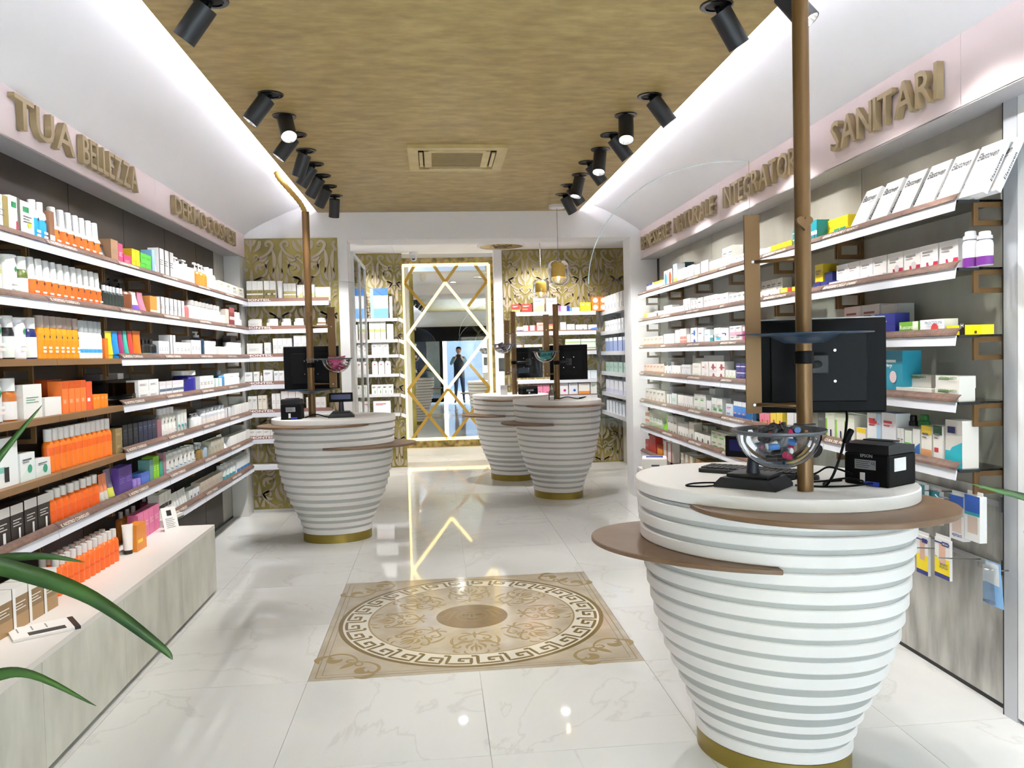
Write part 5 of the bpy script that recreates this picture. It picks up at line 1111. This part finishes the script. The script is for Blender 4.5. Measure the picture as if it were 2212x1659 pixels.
# Elastoven cartons leaning back on the top shelf
for k in range(7):
    px0 = (1834, 1878, 1925, 1974, 2026, 2082, 2110)[k]; fx = 2.079 if k < 6 else 2.110
    y = ypos(px0+14, fx, ZS[0])
    w, h, d = .138, .225, .022
    mb = MB(); m = M('#f3f2f2', .4); mb.box(-w/2, w/2, 0, d, 0, h, m); e = .0006
    for u0, v0, u1, v1, col in ((.1, .52, .5, .535, '#c8c6c4'), (.1, .48, .4, .492, '#c8c6c4'), (.1, .25, .4, .262, '#b8b6b4'), (.1, .20, .34, .21, '#b8b6b4'), (.55, .08, .92, .2, '#f0e4d8')):
        mb.face([(-w/2+u0*w, -e, v0*h), (-w/2+u1*w, -e, v0*h), (-w/2+u1*w, -e, v1*h), (-w/2+u0*w, -e, v1*h)], M(col, .4))
    o = mb.build('patch_carton', None, (fx, y, ZS[0]+.0104)); o.rotation_mode = 'ZYX'
    o.matrix_world = Matrix.Translation((fx, y, ZS[0]+.0104)) @ Matrix.Rotation(-PI/2, 4, 'Z') @ Matrix.Rotation(-.46, 4, 'X')
    tag(o, 'flat white Elastoven patch carton leaning back on the top health shelf' if k < 6 else 'rearmost Elastoven carton with spine lettering, leaning behind the row', 'box', 'leaning Elastoven cartons')
    text('Elastoven', M('#2a2a2e', .4), o, (-w*.42, -.0012, h*.70), width=w*.84, height=.034, shear=.2); text('patch', M('#8a8a8e', .4), o, (w*.08, -.0012, h*.63), width=w*.3, height=.011, shear=.2)
    me, a, b, c0, d0 = text_mesh('Elastoven', M('#2a2a2e', .4), 1., 0, .2); st = obj('lettering', me, o)
    st.matrix_local = Matrix.Translation((w/2+.001, d*.78, h*.22)) @ Matrix(((0, 0, 1, 0), (0, -.014, 0, 0), (h*.5/(b-a), 0, 0, 0), (0, 0, 0, 1))) @ Matrix.Translation((-a, -c0, 0))
# peg rails with hanging packs below the SANITARI shelves
for i, z in enumerate((.855, .60)):
    t = empty('peg_rail', (2.262, 2.98, z)); tag(t, '%s steel peg rail with hooks under the SANITARI shelves' % ('upper', 'lower')[i], 'rail')
    B('rail', -.012, 0, 0, 1.04, -.022, .0, M('#b9bbbd', .3, .7), t); B('end_clip', -.02, 0, -.012, .0, -.04, .02, M('#8a8c8e', .3, .6), t)
    for y in (.12, .30, .48, .66, .84):
        MB().tube([(-.012, y, -.008), (-.06, y, -.006), (-.20, y, .006), (-.212, y, .018)], .003, METAL, 6).build('hook', t)
        MB().tube([(-.014, y+.012, -.022), (-.016, y+.012, -.04), (-.016, y-.012, -.04), (-.014, y-.012, -.022)], .0025, METAL, 6).build('hook_loop', t)
def pack(x, y, ztop, w, h, d, deco, label, group=None, rz=-PI/2, txt=None):
    t = empty('hanging_pack', (x, y, ztop-h), rz); tag(t, label, 'hanging pack', group)
    mb = MB(); m = M('#ececee', .4); mb.box(-w/2, w/2, 0, d, 0, h*.92, m); mb.box(-w/2, w/2, d*.4, d*.5, h*.92, h, m)
    for i, (u0, v0, u1, v1, col) in enumerate(deco): e = -.0006-.00025*i; mb.face([(-w/2+u0*w, e, v0*h), (-w/2+u1*w, e, v0*h), (-w/2+u1*w, e, v1*h), (-w/2+u0*w, e, v1*h)], M(col, .4))
    mb.build('pack_body', t)
    if txt:
        for s_, u, v, ww, hh, col in txt: text(s_, M(col, .4), t, (-w/2+u*w, -.0026, v*h), width=ww*w, height=hh)
FOOT = [(0, .10, 1, .46, '#f4dc1c'), (0, 0, 1, .10, '#28307a'), (.30, .34, .72, .78, '#d8b09a'), (.36, .78, .44, .82, '#d8b09a'), (0, .80, 1, .83, '#28307a'), (.5, .76, .95, .86, '#28307a')]
q = at(2040, 1200, x=2.13)
pack(2.12, q.y, at(2040, 1158, x=2.12).z, .10, .185, .012, FOOT, 'yellow and white hanging corn plaster pack DISCHETTI CALLIFUGHI', txt=[('DISCHETTI', .38, .30, .5, .010, '#28307a'), ('CALLIFUGHI', .34, .235, .56, .010, '#28307a'), ('MEDSAN', .56, .785, .36, .009, '#eef0f8')])
q = at(1992, 1200, x=2.12); pack(2.14, q.y+.03, at(1995, 1150, x=2.14).z, .085, .19, .012, FOOT, 'yellow and white hanging pack beside the corn plaster pack')
for px, nm in ((2066, 'front'), (2100, 'side')):
    q = at(px, 1100, x=2.12)
    pack(2.12, q.y, at(px, 1062, x=2.12).z, .09, .20, .03, [(0, .58, 1, .92, '#1f55b0'), (0, .52, 1, .58, '#2aa0b0'), (.2, .16, .85, .5, '#d8c4b8')], 'blue and white hanging heel cushion pack' + (' nearest the corner post' if nm == 'side' else ' lettered epitact'), txt=[('epitact', .22, .05, .7, .018, '#2a4a90')] if nm == 'front' else None)
q = at(2020, 1080, x=2.16); pack(2.17, q.y+.04, at(2040, 1060, x=2.17).z, .11, .16, .02, [(0, .2, 1, .92, '#1f8a98'), (.1, .6, .6, .75, '#dff0f2')], 'teal hanging pack behind the heel cushion packs')
q = at(2005, 1080, x=2.12); pack(2.14, q.y+.09, at(2000, 1045, x=2.14).z, .07, .10, .02, [(0, .2, 1, .92, '#1f8a98'), (.1, .5, .6, .65, '#dff0f2'), (0, 0, 1, .2, '#c8d040')], 'small teal hanging pack at the counter edge')
q = at(2140, 1250, x=2.16); t = empty('hanging_blister', (2.17, q.y, at(2135, 1303, x=2.17).z), -PI/2+.25); tag(t, 'clear and blue hanging blister pack by the corner post', 'hanging pack')
MB().prism([(-.03, 0), (.045, -.005), (.03, .17), (-.035, .175)], 0, .003, M('#8ab8e6', .4), 'xz').build('card', t); MB().prism([(-.028, .012), (.012, .006), (.004, .10), (.02, .15), (-.03, .16)], -.02, -.0005, glass('blister', (.90, .92, .93)), 'xz').build('blister_dome', t); MB().prism([(-.03, .09), (.028, .08), (.024, .165), (-.03, .17)], -.0015, -.0002, M('#e4e6ea', .4), 'xz').build('print_panel', t)
ht = .60-t.location.z
MB().prism([(-.012, .17), (.012, .17), (.008, ht), (-.008, ht)], 0, .002, M('#d8e4f0', .4), 'xz').build('hang_tab', t)
rl = bpy.data.objects['peg_rail.001']; MB().tube([(-.012, t.location.y-2.98, -.008), (-.06, t.location.y-2.98, -.006), (-.13, t.location.y-2.98, .004)], .003, METAL, 6).build('hook', rl)

# cool box and cartons on the plinth of the health wall
q = at(1440, 1003, z=ZP); t = empty('cool_box', (1.92, min(q.y, 6.93), ZP), -.25); tag(t, 'small white cool box with blue printed lid on the plinth', 'cool box')
B('body', -.11, .11, -.09, .09, 0, .105, M('#e2e2de', .5), t, bevel=.014); B('lid_print', -.075, .075, -.05, .05, .105, .1062, M('#3a4590', .4), t); B('handle_slot', -.03, .04, -.092, -.09, .03, .045, M('#2c3050', .5), t)
for k in range(3): place(carton(.10, .12, .17, '#d6d2ca', 'L S#a8875c'), 'product_carton', 'cream carton standing on the plinth under the health shelves', 'box', 'cream cartons on the health plinth', (2.08, 6.62-k*.125, ZP), -PI/2)
for k in range(4): place(carton(.12, .13, .17, '#9a7434', 'Z#7a5a28'), 'product_carton', 'brown wooden box standing on the plinth under the health shelves', 'box', 'wooden boxes on the health plinth', (2.08, 6.22-k*.14, ZP), -PI/2)

# ================================================================== MONTEIL SHELVES ON THE DAMASK PANEL
YB = 7.80; XB0, XB1 = -1.832, -1.02; MTX = M('#ffffff', .5)
for r in range(7):
    t = empty('white_shelf', (XB0, YB, ROWS[r])); tag(t, '%s white shelf from the top on the gold damask panel' % ['first', 'second', 'third', 'fourth', 'fifth', 'sixth', 'seventh'][r], 'shelf', 'white shelves on the damask panel'); L = XB1-XB0
    B('board', 0, L, .012, .184, .022, .042, WHITE, t); B('price_rail', 0, L, 0, .012, 0, .042, PRICE, t)
    if r < 6:
        h = B('header_rail', 0, L, .004, .012, .042, .075, M('#8d6a5e', .5), t); text('MONTEIL', MTX, h, (.03, .0028, .048), width=.235, height=.022)
def pb(row, p0, p1, top, n, kind, desc, tiers=1, fy=7.822, d=.06, **kw):
    z = ZS[row]+.0005; xa, xb = xpos(p0, fy, z), xpos(p1, fy, z); h = max(.03, min(.2, at((p0+p1)/2, top, y=fy).z-z))/tiers
    items('B', z, xa, xb, n, kind, h, desc, '%s white shelf on the damask panel' % ORD[row], fy, d, tiers, **kw)
GG = 'B#7a7040 M#7a7040'
pb(0, 533, 569, 606, 3, c, 'tall white carton with olive leaf print', c='#f2f1ef', deco=GG)
pb(0, 571, 596, 604, 2, c, 'white carton with wide olive leaf print', c='#f2f1ef', deco=GG+' N#55502e')
pb(0, 598, 611, 606, 1, t_, 'white squeeze tube', c='#f4f4f4')
pb(0, 613, 640, 612, 3, c, 'white carton with light olive print', c='#f2f1ef', deco='B#a89c66 M#a89c66')
pb(0, 642, 680, 615, 3, c, 'white carton with gold wave', c='#f2f1ef', deco='B#a09260 W#c8bc8a')
pb(0, 681, 714, 620, 3, c, 'white carton with pale gold foot', c='#f2f1ef', deco='B#c4b88c')
for p0, p1, tp in ((536, 565, 674), (576, 600, 679), (608, 628, 678), (635, 656, 677), (684, 704, 681)):
    pb(1, p0, p1, tp+18, 1, c, 'low white presentation box', c='#f1f0ee', deco='L#b8b4ae', d=.05)
    z = ZS[1]+.0005; xa, xb = xpos(p0, 7.88, z), xpos(p1, 7.88, z); items('B', z, xa, xb, 1, 'jar', .105, 'amber cream jar with white lid', 'second white shelf on the damask panel', 7.885, .07, c='#a07c4c')
pb(2, 533, 567, 742, 1, c, 'wide low white carton', c='#e8e8e6', deco='L#b8b8b4')
for p0, p1, n, tp in ((571, 585, 1, 740), (590, 631, 4, 731), (635, 668, 2, 723)): pb(2, p0, p1, tp, n, c, 'upright white carton %s' % {740: 'standing alone', 731: 'in a set of four', 723: 'of the tallest pair'}[tp], c='#ededeb', deco='L#b8b8b4')
pb(2, 678, 705, 752, 3, b_, 'small white bottle with dark cap', c='#ececea', cap='#3a2a30')
pb(3, 529, 546, 804, 1, c, 'square white carton with grey name', c='#e6e8ea', deco='H#9a9aa0'); pb(3, 548, 560, 803, 1, c, 'narrow white carton', c='#ebebea', deco='H#9a9aa0')
pb(3, 561, 567, 806, 1, b_, 'slim white bottle with silver cap', c='#f0f0f0', cap='#c0c0c4'); pb(3, 569, 590, 799, 1, c, 'large white carton with grey name', c='#e9ebee', deco='H#8a8a92'); pb(3, 592, 614, 801, 2, c, 'medium white carton with grey name', c='#e9ebee', deco='H#8a8a92')
pb(4, 536, 556, 856, 2, c, 'grey white carton', c='#dcdddb', deco='H#8a8a8c'); pb(4, 558, 577, 854, 2, c, 'beige white carton', c='#e0d8cc', deco='H#9a8a7a'); pb(4, 588, 606, 850, 2, c, 'tall white carton pair', c='#eeecec', deco='L#c4c0c0')
pb(4, 608, 655, 845, 3, c, 'tall white carton with rose tint', c='#efeaea', deco='L#c8bcbc'); pb(4, 662, 704, 858, 4, c, 'white carton beside the pole', c='#f1eeee', deco='L#c8bcbc')
pb(5, 538, 600, 928, 4, c, 'pale carton with grey emblem', c='#e9e8e6', deco='H#9a9a9a')

# ================================================================== REAR ROOM SHELVES
RR = [2.0, 1.74, 1.475, 1.105, .885]
for i, zr in enumerate(RR):
    t = empty('white_shelf', (1.06, 10.4, zr)); tag(t, '%s white shelf from the top behind the pendant lamps' % ['first', 'second', 'third', 'fourth', 'fifth'][i], 'shelf', 'white shelves behind the pendant lamps')
    B('board', 0, 1.06, .012, .198, .03, .05, WHITE, t); B('price_rail', 0, 1.06, 0, .012, 0, .05, PRICE, t)
    if i in (1, 2, 4): B('header_rail', 0, 1.06, .004, .012, .05, .066, M('#8d6a5e', .5), t)
def pq(row, p0, p1, top, n, desc, col, deco='', tiers=1, fy=10.42, d=.07):
    z = RR[row]+.0505; xa, xb = max(1.0, xpos(p0, fy, z)), min(2.30, xpos(p1, fy, z)); h = max(.03, min(.24, at((p0+p1)/2, top, y=fy).z-z))/tiers
    items('B', z, xa, xb, n, 'carton', h, desc, '%s shelf behind the pendant lamps' % ORD[row], fy, d, tiers, name='remedy_carton', c=col, deco=deco)
pq(0, 1090, 1124, 658, 1, 'wide red carton with orange picture', '#c8322c', 'B#e8a060 H#f4e0d8'); pq(0, 1126, 1150, 657, 1, 'red carton with orange picture', '#c8322c', 'N#f0a050 H#f4e0d8')
pq(0, 1152, 1176, 643, 1, 'white display carton with peach corner', '#f4f2ee', 'W#f0b088 H#6a7ab0'); pq(0, 1180, 1204, 644, 1, 'white display carton with blue name', '#f4f2ee', 'W#f4d8c8 H#6a7ab0')
pq(0, 1207, 1231, 661, 1, 'white carton with magenta and blue wedges', '#efeff4', 'Z#d83aa0 S#2a2f90'); pq(0, 1232, 1252, 664, 1, 'white carton with sky blue wedge', '#f0f2f4', 'Z#2a9ae0')
pq(0, 1254, 1277, 653, 2, 'yellow carton with white letters', '#f0dc28', 'H#fbf6d0'); pq(0, 1278, 1312, 641, 2, 'orange carton with white oval', '#f0802c', 'O#f8e8dc', 2)
pq(1, 1117, 1130, 706, 1, 'navy and white carton', '#e6e8f0', 'K#2a2f80 B#2a2f80'); pq(1, 1131, 1159, 703, 2, 'white carton with red sash', '#f0eeee', 'S#b83a44'); pq(1, 1160, 1182, 697, 1, 'coral carton', '#e8b0a8', 'H#c85a5a'); pq(1, 1186, 1199, 700, 1, 'pink and orange carton', '#f0a878', 'T#e86a6a')
pq(1, 1211, 1223, 696, 1, 'tall cream carton', '#f2f0ea'); pq(1, 1225, 1242, 700, 1, 'white carton with grey emblem', '#eef0f2', 'Q#b8c4cc'); pq(1, 1244, 1269, 701, 1, 'long white carton with green mark', '#eef0ee', 'K#8ab08a'); pq(1, 1271, 1290, 701, 1, 'white carton with blue wave', '#eef0f4', 'W#5a86d8')
pq(2, 1117, 1130, 745, 1, 'white carton with salmon end', '#f2efec', 'S#e8a078'); pq(2, 1133, 1172, 744, 2, 'white carton with peach edge', '#f2efec', 'S#f0c8a0'); pq(2, 1186, 1204, 744, 1, 'white carton beside the pole', '#f0eeea'); pq(2, 1222, 1288, 732, 2, 'long white and lime carton', '#e8ede6', 'M#8ac848', 2)
pq(3, 1262, 1290, 800, 2, 'white carton with pale blue panel', '#e6ecf2', 'T#c8dcec'); pq(3, 1190, 1210, 812, 2, 'low white carton', '#e4e6e8')
pq(4, 1120, 1140, 838, 1, 'red and white carton', '#e8d0cc', 'T#c83a34'); pq(4, 1142, 1188, 831, 3, 'pink carton with magenta figure', '#e890b0', 'K#b83070'); pq(4, 1208, 1228, 828, 1, 'white carton with magenta swirl', '#f0ecf0', 'Q#b02a80'); pq(4, 1229, 1249, 828, 1, 'white carton with blue swirl', '#eceff4', 'Q#2a5ac0'); pq(4, 1250, 1275, 828, 1, 'white carton with orange foot', '#f2efe8', 'B#f09a3c'); pq(4, 1276, 1290, 826, 1, 'white carton with green letters', '#eef0ea', 'H#6a9a6a')
RL = [2.0, 1.72, 1.52, 1.265, 1.0, .74]
for i, zr in enumerate(RL):
    t = empty('grey_shelf', (-1.15, 10.6, zr)); tag(t, '%s grey shelf from the top on the narrow damask wall' % ['first', 'second', 'third', 'fourth', 'fifth', 'sixth'][i], 'shelf', 'grey shelves on the narrow damask wall')
    B('board', 0, .65, .01, .248, .0, .014, M('#b5b4b2', .4), t); B('price_rail', 0, .65, 0, .01, -.022, .018, M('#d0d0d2', .4), t)
    MB().prism([(.66, -.02), (.72, -.05), (.725, .0), (.665, .02)], -.02, -.017, M('#e6e6e8', .4), 'xz').build('price_flag', t)
def pz(row, p0, p1, top, n, kind, desc, tiers=1, d=.08, **kw):
    fy = 10.63; z = RL[row]+.0145; xa, xb = xpos(p0, fy, z), xpos(p1, fy, z); h = max(.03, min(.4, at((p0+p1)/2, top, y=fy).z-z))/tiers
    items('B', z, xa, xb, n, kind, h, desc, '%s shelf of the narrow damask wall' % ORD[row], fy, d, tiers, name='baby_care_carton' if kind == 'carton' else None, **kw)
pz(0, 800, 840, 622, 1, c, 'large blue and white carton with round pictures', c='#e6eaf0', deco='T#2a6ab8 B#6a9ad8 Z#8ab0d8'); pz(0, 768, 790, 625, 1, c, 'blue and white carton seen through glass', c='#dfe6ee', deco='T#2a6ab8 B#6a9ad8'); pz(0, 842, 848, 640, 1, c, 'white carton end', c='#e4e4e6')
pz(1, 798, 834, 692, 3, c, 'pale carton with green and red band', c='#dcdcd4', deco='M#a8b070 B#c8b8b0'); pz(1, 836, 850, 700, 2, c, 'small white carton', c='#e4e4e4'); pz(1, 774, 792, 705, 2, c, 'grey white carton', c='#d8d8d8')
pz(2, 803, 840, 742, 3, c, 'white square box with grey ring', c='#ececea', deco='Q#b8b8b8 H'); pz(2, 774, 788, 744, 1, c, 'white box with dark top', c='#e8e8e6', deco='T#3a3a3a')
pz(3, 803, 845, 772, 3, b_, 'white bottle with red dots', c='#f0f0f0', neck=.35, capf=.16, lab='#f4f0f0', mark='#a83a3a'); pz(3, 774, 788, 775, 1, b_, 'white bottle with red dots', c='#f0f0f0', neck=.35, capf=.16, lab='#f4f0f0', mark='#a83a3a')
pz(4, 803, 850, 831, 4, c, 'white carton with green leaf foot', c='#eceee8', deco='K#5a9a4a H#222222 T#f6f6f4'); pz(4, 774, 783, 831, 1, c, 'white carton with leaf foot seen through glass', c='#e6e8e2', deco='K#5a9a4a')
pz(5, 806, 845, 866, 1, c, 'wide white carton with red print', c='#efecec', deco='H#c84a5a')
# side unit of the rear room
t = empty('side_shelf_unit', (2.5, 9.1, 0)); tag(t, 'grey side shelf unit beyond the health wall in the rear room', 'shelf unit')
B('end_panel', -.26, .0, 0, .02, 0, 2.2, M('#b9b5aa', .5), t); B('back_panel', 0, .02, 0, 1.48, 0, 2.2, M('#b9b5aa', .5), t)
for r in range(6):
    B('shelf_board', -.27, 0, .02, 1.47, ROWS[r]-.0, ROWS[r]+.012, WHITE, t); B('price_rail', -.285, -.27, .02, 1.47, ROWS[r]-.03, ROWS[r]+.02, M('#c9c9cc', .4), t)
    nn = (7, 8, 5, 5, 5, 7)[r]; cols = (('#e9eaee', 'K#4a5a8a'), ('#e6e6ea', 'L'), ('#8a9ac8', 'T#e4e8f0'), ('#a8c4b8', 'L#5a8a80'), ('#e2e4ec', 'B#c8c8e0'), ('#dfe4e8', 'Z#6a80a8'))[r]
    items('R', ROWS[r]+.0125, 9.2, 10.45, nn, 'carton', (.20, .14, .18, .13, .17, .15)[r], ('white upright folder carton', 'white small carton', 'blue white carton', 'mint carton', 'clear edged pale carton', 'grey blue carton')[r], '%s shelf of the rear side unit' % ORD[r], 2.245, .12, fill=.8, name='care_carton', c=cols[0], deco=cols[1])
# sliding glass panel at the opening
t = empty('sliding_glass_panel', (-.84, 8.33, 0)); tag(t, 'white framed sliding glass panel standing in the opening', 'glass panel')
for y in (0, .70, 1.37): B('upright', -.015, .015, y, y+.035, 0, 2.6, M('#e9eaea', .35), t)
B('black_seal', -.016, -.010, .036, .042, 0, 2.58, BLK2, t); B('top_rail', -.015, .015, .035, 1.37, 2.57, 2.6, M('#e9eaea', .35), t); B('glass_pane', -.003, .003, .042, 1.37, .02, 2.57, GLASS, t)
t = empty('glass_corner_shelf', (2.12, 10.38, .62)); tag(t, 'curved clear glass corner shelf low on the damask wall', 'shelf')
MB().prism([(0, 0), (.22, 0), (.30, .03), (.34, .1), (.34, .2), (0, .2)], 0, .012, glass('green_glass', (.55, .82, .72)), 'xy').build('glass_plate', t)
B('bracket', .02, .04, .05, .215, -.03, -.0005, METAL, t)

# ================================================================== PLANTS AT THE ENTRANCE
def leaf(path, w, parent, twist=0.):
    P = smooth_path(path, 6); n = len(P); mb = MB(); rows = []
    for i, p in enumerate(P):
        t = i/(n-1); d = (P[min(i+1, n-1)]-P[max(i-1, 0)]).normalized(); s = d.cross(Vector((.3, -1, .25))).normalized(); s = (s*math.cos(twist)+d.cross(s)*math.sin(twist))
        ww = w*max(.04, min(1, .25+2.2*t) * (1-max(0, t-.55)/.45)**.75); u = d.cross(s).normalized()*ww*.14
        i0 = len(mb.v); rows.append(i0); mb.v += [tuple(p-s*ww/2), tuple(p+u), tuple(p+s*ww/2), tuple(p+u-d.cross(s).normalized()*.0012)]
    mi = mb.m(LEAF)
    for a, b in zip(rows, rows[1:]):
        for k, j in ((0, 1), (1, 2), (2, 3), (3, 0)): mb.f.append((a+k, a+j, b+j, b+k)); mb.mi.append(mi); mb.sm.append(True)
    return mb.build('leaf', parent)
def planter(x, y, h, label):
    t = empty('potted_orchid', (x, y, 0)); tag(t, label, 'plant')
    MB().lathe([(.13, 0), (.15, .01), (.17, h), (.155, h), (.15, h-.03)], M('#e6e2dc', .4), 28, capt=False).build('planter', t); MB().lathe([(.001, h-.03), (.15, h-.03)], M('#3a2c20', .9), 24, capb=False, capt=False).build('soil', t); return t
t = planter(-1.16, 1.52, .80, 'strap leaved plant in pale planter by the hair dye cartons')
rel = lambda pts, o: [(a-o[0], b-o[1], c_) for a, b, c_ in pts]
for pts, w in (([(-1.14, 1.52, .78), (-1.02, 1.56, 1.06), (-.90, 1.6, 1.118), (-.80, 1.6, 1.10), (-.68, 1.6, 1.045), (-.56, 1.6, .945), (-.535, 1.6, .915)], .034), ([(-1.13, 1.52, .78), (-1.0, 1.6, 1.08), (-.88, 1.62, 1.122), (-.78, 1.62, 1.128), (-.70, 1.62, 1.112)], .020), ([(-1.13, 1.5, .78), (-1.0, 1.56, .88), (-.88, 1.6, .902), (-.80, 1.6, .902), (-.683, 1.6, .832)], .024),
              ([(-1.15, 1.53, .78), (-1.0, 1.58, 1.1), (-.90, 1.6, 1.25), (-.838, 1.6, 1.33), (-.757, 1.6, 1.425)], .022), ([(-1.18, 1.5, .78), (-1.3, 1.45, 1.05), (-1.42, 1.4, 1.0)], .035), ([(-1.16, 1.54, .78), (-1.2, 1.7, 1.15), (-1.25, 1.85, 1.2)], .035), ([(-1.16, 1.5, .78), (-1.2, 1.35, 1.1), (-1.15, 1.2, 1.15)], .035)):
    leaf(rel(pts, (-1.16, 1.52)), w, t)
t = planter(1.30, 1.25, .85, 'strap leaved plant in pale planter before the corner post')
for pts, w in (([(1.28, 1.24, .83), (1.20, 1.22, 1.10), (1.08, 1.2, 1.205), (.96, 1.2, 1.243), (.855, 1.2, 1.272)], .022), ([(1.28, 1.24, .83), (1.16, 1.2, 1.06), (1.04, 1.2, 1.165), (.945, 1.2, 1.19)], .016), ([(1.32, 1.26, .83), (1.42, 1.3, 1.1), (1.5, 1.3, 1.15)], .03), ([(1.30, 1.28, .83), (1.35, 1.42, 1.15), (1.36, 1.55, 1.22)], .03), ([(1.3, 1.22, .83), (1.34, 1.1, 1.1), (1.36, .98, 1.15)], .03)):
    leaf(rel(pts, (1.30, 1.25)), w, t)

# ================================================================== THE PHOTOGRAPHER (seen in the mirror)
def person():
    t = empty('person', (.03, -.42, 0)); tag(t, 'person in dark vest and jeans holding up a phone, seen in the mirror', 'person')
    SK, SH, VE, JE, HA = M('#b98a6e', .55), M('#5f8a90', .8), M('#1d2230', .8), M('#28324a', .85), M('#1c1512', .8)
    V = {'pel': (0, 0, .96, .135), 'wai': (0, 0, 1.10, .125), 'che': (0, .01, 1.28, .15), 'nk0': (0, .0, 1.46, .07), 'nk': (0, .01, 1.52, .052), 'hd': (0, .03, 1.60, .062)}
    E_ = [('pel', 'wai'), ('wai', 'che'), ('che', 'nk0'), ('nk0', 'nk'), ('nk', 'hd')]
    for s, k in ((1, 'r'), (-1, 'l')):
        V.update({'hp'+k: (s*.09, 0, .88, .095), 'kn'+k: (s*.11, .02, .50, .062), 'an'+k: (s*.13, -.01, .10, .042), 'to'+k: (s*.15, .14, .045, .035), 'sh'+k: (s*.17, .0, 1.42, .065), 'el'+k: (s*.25, .12, 1.22, .044), 'wr'+k: (s*.10, .33, 1.42, .030), 'pa'+k: (s*.075, .37, 1.47, .026)})
        E_ += [('pel', 'hp'+k), ('hp'+k, 'kn'+k), ('kn'+k, 'an'+k), ('an'+k, 'to'+k), ('che', 'sh'+k), ('sh'+k, 'el'+k), ('el'+k, 'wr'+k), ('wr'+k, 'pa'+k)]
        for f in range(4):
            z = 1.455+f*.017; V['f%s%d' % (k, f)] = (s*.085, .395, z, .0085); V['g%s%d' % (k, f)] = (s*.06, .412+.004*(f % 2), z+.003, .0075); E_ += [('pa'+k, 'f%s%d' % (k, f)), ('f%s%d' % (k, f), 'g%s%d' % (k, f))]
        V['t'+k] = (s*.06, .375, 1.50, .009); V['u'+k] = (s*.045, .392, 1.515, .008); E_ += [('pa'+k, 't'+k), ('t'+k, 'u'+k)]
    ks = list(V); me = bpy.data.meshes.new('body'); me.from_pydata([V[k][:3] for k in ks], [(ks.index(a), ks.index(b)) for a, b in E_], []); o = obj('body', me, t)
    md = o.modifiers.new('skin', 'SKIN'); md.use_smooth_shade = True
    for i, k in enumerate(ks):
        sv = me.skin_vertices[0].data[i]; r = V[k][3]; sv.radius = (r*1.25 if k in ('che', 'wai', 'pel') else r, r*.85 if k in ('che', 'wai', 'pel') else r); sv.use_root = k == 'pel'
    sb = o.modifiers.new('sub', 'SUBSURF'); sb.levels = 1; sb.render_levels = 1
    m2 = bpy.data.meshes.new_from_object(o.evaluated_get(bpy.context.evaluated_depsgraph_get())); o.modifiers.clear(); o.data = m2; m2.materials.clear()
    for m_ in (SK, SH, VE, JE, BLK2): m2.materials.append(m_)
    for p_ in m2.polygons:
        c_ = p_.center; z_ = c_.z; p_.use_smooth = True
        p_.material_index = 4 if z_ < .09 else 3 if z_ < .95 else (0 if z_ > 1.48 or c_.y > .30 else (2 if abs(c_.x) < .16 and c_.y < .2 else 1))
    hd = MB(); n, st = 20, 12; i0 = []
    for j in range(st+1):
        a = PI*j/st; z_ = 1.655-.118*math.cos(a); r = math.sin(a); jaw = .80 if j < 4 else 1.0; i0.append(len(hd.v))
        for k in range(n):
            b = 2*PI*k/n; x_, y_ = .078*r*jaw*math.cos(b), .096*r*(.92 if j < 3 else 1)*math.sin(b)
            if math.sin(b) > .9 and 4 < j < 7: y_ += .018
            hd.v.append((x_, .035+y_, z_))
    for j in range(st):
        for k in range(n): k2 = (k+1) % n; hd.f.append((i0[j]+k, i0[j]+k2, i0[j+1]+k2, i0[j+1]+k)); hd.mi.append(hd.m(SK)); hd.sm.append(True)
    h = hd.build('head', t)
    MB().lathe([(.001, 1.785), (.05, 1.775), (.08, 1.74), (.086, 1.69), (.080, 1.665)][::-1], HA, 20, (0, .02), 1, 1.16, smooth=True, capb=False).build('hair', h)
    for s in (1, -1):
        MB().lathe([(.001, -.006), (.008, 0), (.001, .006)], M('#f0ece8', .3), 10).xf(Matrix.Translation((s*.03, .122, 1.66))).build('eye', h); MB().lathe([(.004, -.018), (.012, 0), (.004, .022)], SK, 8).xf(Matrix.Translation((s*.08, .03, 1.65))).build('ear', h)
    B('mouth', -.022, .022, .112, .122, 1.596, 1.603, M('#8a4a44', .5), h)
    ph = empty('phone', (.03, -.02, 1.46)); tag(ph, 'dark phone held up by the photographer', 'phone'); B('case', -.078, .078, -.012, -.003, 0, .076, BLK2, ph, bevel=.003); B('screen', -.072, .072, -.0135, -.0122, .005, .071, M('#30363c', .1), ph)
person()
